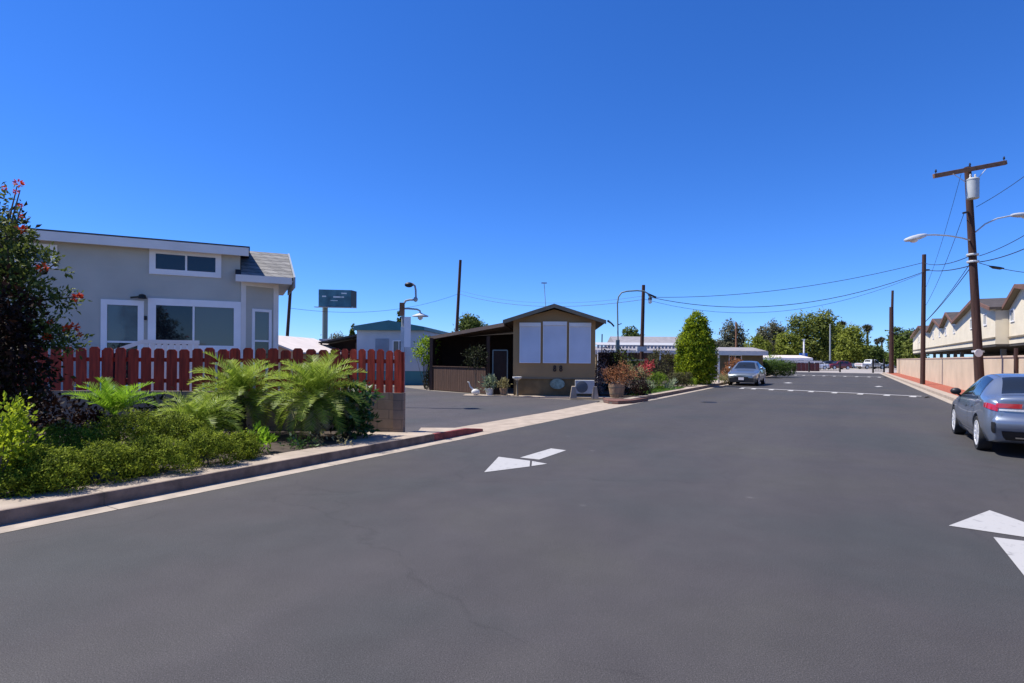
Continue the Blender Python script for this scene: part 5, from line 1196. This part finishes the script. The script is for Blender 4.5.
for i in range(n):
    x = a0.x + (a1.x - a0.x)*i/n; w = (a1.x - a0.x)/n*.62
    m.prism([Vector((x, a0.y - .03, a0.z - .14)), Vector((x + w, a0.y - .03, a0.z - .14)), Vector((x + w, a0.y - .03, a0.z + .14)), Vector((x, a0.y - .03, a0.z + .14))], Vector((0, .028, 0)))
m.build('scalloped_edging', MT['acwhite'], aw)
for px in (598, 628, 660, 688):
    p = at(px, 46.1, 0); MB().box(p + Vector((0, 0, 1.2)), (.09, .09, 2.4)).build('post', MT['white'], aw)
wb2 = thing('board_fence', 'dark reddish board fence along the back of the garden', 'fence', at(630, 40, 0))
for i in range(12):
    p = at(598 + i*10, 40 + i*.3, 0); p2 = at(607.6 + i*10, 40 + i*.3 + .28, 0)
    MB().slab([p, p2, p2 + Vector((0, .05, 0)), p + Vector((0, .05, 0))], 0, 2.15 if i < 6 else 1.6).build('board_panel', MT['brownwood'], wb2)
MB().box(at(636, 38.5, 1.62), (1.3, .8, .06)).build('shelf', MT['galv'], wb2)
house('low house with gray composition roof beyond the awning', at(618, 70, 0), 11, 8, 3.2, 1.45, 'maroon', 'grayroof', 0.0, 'house')
house('white flat mobile home behind the golden cypress and silver car', at(694, 62, 0), 7.6, 6, 2.45, .3, 'white', 'pinkroof', 0.0, band='white', wins=4)
house('far white roofed home beyond the boxed hedge', at(755, 92, 0), 9, 7, 1.9, .6, 'paleblue', 'pinkroof', 0.0, band='white', wins=3)
house('small house with orange brown roof behind the golden cypress', at(692, 80, 0), 2.6, 4, 3.3, 1.1, 'peach', 'fascia', 0.0, 'house')
o = thing('low_fence', 'pale boarded fence between the hedge and the iron gate', 'fence', at(790, 84, 0))
for i in range(8):
    p = at(785 + i*4.6, 86, 0); MB().box(p + Vector((0, 0, .62)), (.66, .06, 1.25)).build('board_panel', MT['maroon'] if i > 1 else MT['tantrim'], o)
MB().beam(at(783, 86.1, 1.45), at(822, 86.1, 1.45), .06, .3).build('top_rail', MT['offwhite'], o)
# iron gate at the end of the road
for i, (pa, pb, dd, lab) in enumerate(((809, 840, 80, 'black iron gate leaf standing open at the far end of the road, pale post side'), (873, 884, 77, 'black iron gate leaf folded beside the wooden poles by the tan wall'))):
    a, b = at(pa, dd, 0), at(pb, dd, 0); gt = thing('iron_gate', lab, 'gate', a)
    for k, p in enumerate((a, b)): MB().box(p + Vector((0, 0, .75 if i == 0 else .95)), (.16, .16, 1.5 if i == 0 else 1.9)).build('post', MT['iron'], gt)
    for z in (.25, 1.2): MB().beam(a + Vector((0, 0, z)), b + Vector((0, 0, z)), .06, .06).build('rail', MT['iron'], gt)
    m = MB(); nb = 12 if i == 0 else 7
    for k in range(nb): m.tube([a.lerp(b, (k + .5)/nb) + Vector((0, 0, .22)), a.lerp(b, (k + .5)/nb) + Vector((0, 0, 1.22))], .018, 4)
    m.build('bar_grille', MT['iron'], gt)
bs_ = thing('blue_sign', 'blue board sign on a tall white post near the gate', 'sign', at(803.5, 96, 0))
MB().tube([at(803.8, 96, -.1), D(803.8, 339, 96)], .13, 8).build('post', MT['white'], bs_, True)
MB().box(D(803.3, 356.8, 95.7), (1.35, .1, 1.25)).build('panel', MT['bluesign'], bs_)
MB().box(D(803.8, 356.8, 95.6), (.36, .06, 1.25)).build('emblem', MT['billtext'], bs_)
MB().box(D(803.8, 339.5, 96), (.6, .2, .12)).build('lamp_head', MT['graymetal'], bs_)

# ================================================================== RIGHT SIDE: WALL AND APARTMENTS
tw = thing('boundary_wall', 'long tan stucco wall running beside the red mulch strip', 'wall', R(30, 5.5), ROADROT)
ts = [2, 12, 21, 28, 34.5, 41, 48, 56, 65, 75, 88]
for i in range(len(ts)-1):
    MB().slab([R(ts[i] + .012, 5.37), R(ts[i+1] - .012, 5.37), R(ts[i+1] - .012, 5.57), R(ts[i] + .012, 5.57)], -.05, 1.86).build('wall_section', MT['tan'], tw)
    MB().slab([R(ts[i], 5.34), R(ts[i+1] - .002, 5.34), R(ts[i+1] - .002, 5.6), R(ts[i], 5.6)], 1.862, 1.93).build('cap', MT['tancap'], tw)
p = R(27.3, 5.30); o = MB().tube([p, p + Vector((0, 0, 2.2))], .06, 8).build('conduit_pipe', MT['polewood']); tag(o, 'dark thin conduit pipe standing against the tan wall', 'pipe')
ap = thing('apartment_building', 'cream two storey apartments with brown gables above open carports', 'building', R(60, 8), ROADROT)
bays = [(23.5, 33.4, 28.5, 7.7), (33.5, 42.8, 40.0, 8.0), (42.9, 56.9, 48.3, 7.4), (56.9, 64.1, 60.4, 7.4), (64.1, 73.7, 68.9, 7.4), (73.7, 92.0, 82.2, 7.4)]
nv = Vector((UY, -UX, 0))
for i, (ta, tb, tpk, nn) in enumerate(bays):
    zv, zp, z0 = 4.75, 5.72, 2.72
    MB().prism([R(ta + .01, nn, z0), R(tb - .01, nn, z0), R(tb - .01, nn, zv), R(tpk, nn, zp), R(ta + .01, nn, zv)], nv*9).build('wall', MT['cream'], ap)
    MB().slab([R(ta, nn - .06), R(tb, nn - .06), R(tb, nn - .002), R(ta, nn - .002)], z0 + .32, z0 + .42).build('trim_band', MT['tantrim'], ap)
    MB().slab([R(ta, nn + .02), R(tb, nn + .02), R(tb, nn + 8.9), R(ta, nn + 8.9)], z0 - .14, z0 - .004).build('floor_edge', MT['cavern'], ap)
    for (xa, xb, za_, zb_) in ((ta, tpk, zv, zp), (tb, tpk, zv, zp)):
        sgn = -1 if xa < xb else 1; ex = .0 if i in (0,) and False else .12
        q0 = R(xa + sgn*ex, nn - .28, za_ - ex*.18); q1 = R(xb, nn - .28, zb_)
        MB().prism([q0 + Vector((0, 0, .03)), q1 + Vector((0, 0, .03)), q1 + Vector((0, 0, .17)), q0 + Vector((0, 0, .17))], nv*9.5).build('roof', MT['apshingle'], ap)
        MB().prism([q0 + Vector((0, 0, -.04)), q1 + Vector((0, 0, -.04)), q1 + Vector((0, 0, .18)), q0 + Vector((0, 0, .18))], nv*-.05).build('rake_board', MT['fascia'], ap)
        MB().prism([q0 + Vector((0, 0, -.03)), q1 + Vector((0, 0, -.03)), q1 + Vector((0, 0, .025)), q0 + Vector((0, 0, .025))], nv*.27).build('soffit', MT['tantrim'], ap)
    fr_ = lambda x, y, z, nn=nn: R(x, nn + y, z)
    for tw_, w_, h_ in ((tpk - 2.6, .9, .75), (tpk + 2.0, .9, .75)):
        window(ap, fr_, tw_ - w_/2, tw_ + w_/2, 3.95, 3.95 + h_, [(0, .5, 0, 1, 'glassdark'), (.5, 1, 0, 1, 'glassgreen')], .07)
    for tp in (ta + .3, (ta + tb)/2):
        MB().slab([R(tp - .12, nn + .3), R(tp + .12, nn + .3), R(tp + .12, nn + .54), R(tp - .12, nn + .54)], 0, z0 - .285).build('carport_post', MT['tantrim'], ap)
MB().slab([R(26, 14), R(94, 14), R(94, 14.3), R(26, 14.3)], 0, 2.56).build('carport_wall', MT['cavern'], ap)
# the cross street's parked vehicles
fc = 'vehicles parked along the far cross street'
hd = lambda px, d: -AZ + PI/2
car('pickup_truck', 'white pickup truck parked across the end of the road', 0, 0, 0.22 + PI/2*-1, PICKUP, MT['carwhite'], (1.85, -1.75), .40, (1.45, .80, -.60, -.80), 1, False, fc, loc=at(870.5, 112, -.012), cat='pickup truck')
car('parked_car', 'dark red car parked beyond the gate bars', 0, 0, PI/2 + .1, SUV, MT['carred'], (1.35, -1.35), .33, (.98, .25, -1.4, -1.95), 0, False, fc, loc=at(838, 106, -.012))
car('parked_car', 'dark navy car parked beside the dark red car', 0, 0, PI/2 + .1, SUV, MT['cardark'], (1.35, -1.35), .33, (.98, .25, -1.4, -1.95), 0, False, fc, loc=at(826, 112, -.012))
car('parked_car', 'white car roof showing behind the dark red car', 0, 0, PI/2 - .1, SUV, MT['carwhite'], (1.35, -1.35), .33, (.98, .25, -1.4, -1.95), 0, False, fc, loc=at(847, 122, -.012))
car('parked_car', 'white low car parked behind the blue sign', 0, 0, PI/2, SEDAN, MT['carwhite'], (1.35, -1.35), .32, (.95, .12, -1.0, -1.72), 0, False, fc, loc=at(815, 104, -.012))
car('parked_car', 'gray car half hidden by the iron gate leaf at the wooden poles', 0, 0, PI/2, SEDAN, MT['carblue'], (1.35, -1.35), .32, (.95, .12, -1.0, -1.72), 0, False, fc, loc=at(893, 128, -.012))
# the two near cars
car('blue_sedan', 'slate blue sedan with red tail lamps parked beside the mulch strip', 15.25, 3.0, ROADROT, SEDAN, MT['carblue'], (1.36, -1.36), .325, (.95, .12, -1.0, -1.72))
sl = R(41.2, -5.95)
car('silver_car', 'silver compact car facing the viewer, parked at the garden kerb', 0, 0, ROADROT + PI, SEDAN, MT['carsilver'], (1.36, -1.36), .325, (.95, .12, -1.0, -1.72), 1, True, None, loc=sl).scale = (1.07, 1.07, 1.10)

# ================================================================== TREES
ft = 'trees beyond the far cross street'
def T(name, label, px, top, d, halfw, mt, seed, shape='round', nc=170, per=12, lf=.42, base=0.0, hfrac=.55):
    lo = at(px, d, -.02); h = D(px, top, d).z*.955; w = halfw/F*d*1.05
    rs_ = random.Random(seed); bl = []
    zc = h*(1 - hfrac/2); rz = h*hfrac/2
    bl.append((0, 0, zc, w*.82, w*.82, rz*.92)); bl.append((0, 0, zc - rz*.45, w*.9, w*.9, rz*.5))
    for i in range(7):
        a = rs_.uniform(0, 2*PI); r = rs_.uniform(.35, .75)*w; z = zc + rs_.uniform(-.75, .7)*rz
        if shape == 'cone': r *= max(.25, 1.1 - (z - (zc - rz))/(2*rz))
        s_ = rs_.uniform(.28, .46)
        bl.append((r*math.cos(a), r*math.sin(a)*.8, z, w*s_*1.1, w*s_*1.1, rz*s_*1.15))
    bl.append((rs_.uniform(-.2, .2)*w, 0, h - rz*.3, w*.35, w*.35, rz*.3))
    return tree(name, label, lo, h, h*(1 - hfrac)*1.05, bl, LF[mt], int(nc*2.3), per + 3, w*.2, lf*1.15, seed, ft, tr=h*.022 + .05)
T('broadleaf_tree', 'sparse olive tree behind the slim pale pole', 733, 321.5, 125, 14, 'treeolive', 101, nc=150, lf=.40, hfrac=.75)
T('broadleaf_tree', 'light green bushy tree between the two olive trees', 757, 334, 118, 13, 'treeyellow', 102, nc=170, lf=.36, hfrac=.85)
T('broadleaf_tree', 'grayish olive tree with a ragged top left of the tallest tree', 772, 319.5, 128, 13, 'treeolive', 103, nc=150, lf=.40, hfrac=.8)
T('broadleaf_tree', 'low light green tree leaning against the tallest tree', 788, 330, 120, 12, 'treeyellow', 104, nc=170, lf=.38, hfrac=.85)
T('broadleaf_tree', 'tallest dense green tree above the blue sign', 812, 313.5, 128, 20, 'tree', 105, nc=300, lf=.44, hfrac=.88)
T('broadleaf_tree', 'dark tree filling the gap behind the slender gray pole', 832, 321, 138, 15, 'tree', 106, nc=200, lf=.44, hfrac=.9)
T('broadleaf_tree', 'rounded yellow green tree above the white truck', 851, 325.5, 122, 16.5, 'treeyellow', 107, 'cone', 260, lf=.40, hfrac=.86)
T('broadleaf_tree', 'low dark tree under the tall fan palm', 872, 344, 130, 11, 'treedark', 108, nc=140, lf=.40, hfrac=.9)
T('broadleaf_tree', 'small dark tree between fan palms and wooden poles', 884, 352, 135, 9, 'treedark', 109, nc=110, lf=.40, hfrac=.9)
T('broadleaf_tree', 'ragged dark tree beside the cream apartments', 904, 330, 108, 13, 'treedark', 110, nc=200, lf=.40, hfrac=.85)
T('broadleaf_tree', 'second ragged tree touching the apartment gable', 914, 334, 104, 9, 'tree', 111, nc=140, lf=.38, hfrac=.8)
T('broadleaf_tree', 'low green tree behind the orange roof house', 716, 340, 120, 12, 'treeolive', 112, nc=120, lf=.4, hfrac=.85)
T('broadleaf_tree', 'round tree rising behind the garden pole', 632, 326, 95, 11, 'treedark', 113, nc=170, lf=.32, hfrac=.8)
T('broadleaf_tree', 'dark rounded tree behind the carport roof', 473, 316.5, 75, 17, 'treedark', 114, nc=260, lf=.28, hfrac=.75)
T('cypress_tree', 'tiny slim dark cypress beside the teal roof', 352, 324, 120, 2.6, 'treedark', 115, 'cone', 60, lf=.35, hfrac=.95)
T('cypress_tree', 'narrow dark tree behind the garden lamp post', 399.5, 306, 60, 3.8, 'treedark', 116, 'round', 90, lf=.2, hfrac=.9)
lo = at(820, 150, -.02)
shrub('far_hedge', 'long dark hedge behind the parked cars of the cross street', 'hedge', lo, [(x, y, 1.6, 2.6, 1.5, 1.9) for x, y in [(-22 + 4*k, .3*(k % 3)) for k in range(13)]], LF['tree'], 900, 14, .8, .5, 118, .2, .6, None, .8, 0, dense=True)
T('broadleaf_tree', 'low wide tree line above the dark carport', 335, 334, 150, 16, 'treeolive', 117, nc=120, lf=.5, hfrac=.9)
def fan_palm(label, px, top, d, r, seed):
    lo = at(px, d, -.02); h = D(px, top, d).z; o = thing('fan_palm', label, 'palm', lo, 0, 'tall fan palms'); w = r/F*d
    c = lo + Vector((0, 0, h - w)); rs_ = np.random.RandomState(seed); n = 330
    dd = rs_.normal(size=(n, 3)); dd /= np.linalg.norm(dd, axis=1)[:, None]; dd[:, 2] = dd[:, 2]*.8 + .05
    leaves('crown', np.array(c)[None] + dd*w*.25, dd, w*(.6 + .4*rs_.rand(n)), LF['fanpalm'], o, .22, seed, droop=.12)
    MB().tube([lo - Vector((0, 0, .1)), lo + Vector((.1, 0, h*.5)), c], [.38, .27, .22], 9).build('trunk', MT['palmbark'], o, True)
fan_palm('tall fan palm with a shaggy round head beside the farthest poles', 867, 323, 140, 5.2, 201)
fan_palm('distant slim fan palm, the taller of the touching pair', 881.5, 336, 170, 3.6, 202)
fan_palm('distant slim fan palm, the shorter of the touching pair', 877, 337.5, 172, 3.6, 203)
fan_palm('fan palm peeking over the dark gap tree', 841, 319.5, 150, 5.0, 204)
fan_palm('fan palm standing behind the ragged trees by the apartments', 908, 331, 120, 5.5, 205)

# ================================================================== SKY, SUN, CAMERA
SUN_EL = rad(60); sunh = Vector((-.99, .13, 0)).normalized()
to_sun = Vector((sunh.x*math.cos(SUN_EL), sunh.y*math.cos(SUN_EL), math.sin(SUN_EL)))
w = bpy.data.worlds.new('World'); sc.world = w; w.use_nodes = True
N, L = w.node_tree.nodes, w.node_tree.links
sky = N.new('ShaderNodeTexSky'); sky.sky_type = 'NISHITA'; sky.sun_disc = False
sky.sun_elevation = SUN_EL; sky.sun_rotation = math.atan2(sunh.x, sunh.y)
sky.altitude = 300; sky.air_density = 0.9; sky.dust_density = 0.0; sky.ozone_density = 2.5
hs = N.new('ShaderNodeHueSaturation'); hs.inputs['Saturation'].default_value = 1.07
hs.inputs['Value'].default_value = 1.06
tint = N.new('ShaderNodeMix'); tint.data_type = 'RGBA'; tint.blend_type = 'MULTIPLY'; tint.inputs['Factor'].default_value = 1.0; tint.inputs['B'].default_value = (.375, .555, .95, 1)
L.new(sky.outputs[0], tint.inputs['A']); L.new(tint.outputs['Result'], hs.inputs['Color'])
L.new(hs.outputs[0], N['Background'].inputs['Color']); N['Background'].inputs['Strength'].default_value = 0.105
sun = bpy.data.lights.new('sun', 'SUN'); sun.energy = 4.2; sun.angle = rad(.5); sun.color = (1.0, .955, .88)
so = bpy.data.objects.new('sun', sun); col.objects.link(so); so.rotation_euler = to_sun.to_track_quat('Z', 'Y').to_euler()
cam = bpy.data.cameras.new('camera'); co = bpy.data.objects.new('camera', cam); col.objects.link(co)
cam.sensor_width = 36; cam.lens = F/1024*36; cam.shift_y = HOR/1024; cam.clip_start = .05; cam.clip_end = 3000
co.matrix_world = Matrix.Translation((0, 0, HC)) @ Matrix.Rotation(PI/2, 4, 'X') @ Matrix.Rotation(ROLL, 4, 'Z')
sc.camera = co
sc.view_settings.view_transform = 'Standard'; sc.view_settings.look = 'None'; sc.view_settings.exposure = 0.83; sc.view_settings.gamma = 1.0
sc.render.engine = 'CYCLES'; sc.cycles.use_denoising = True; sc.cycles.max_bounces = 6
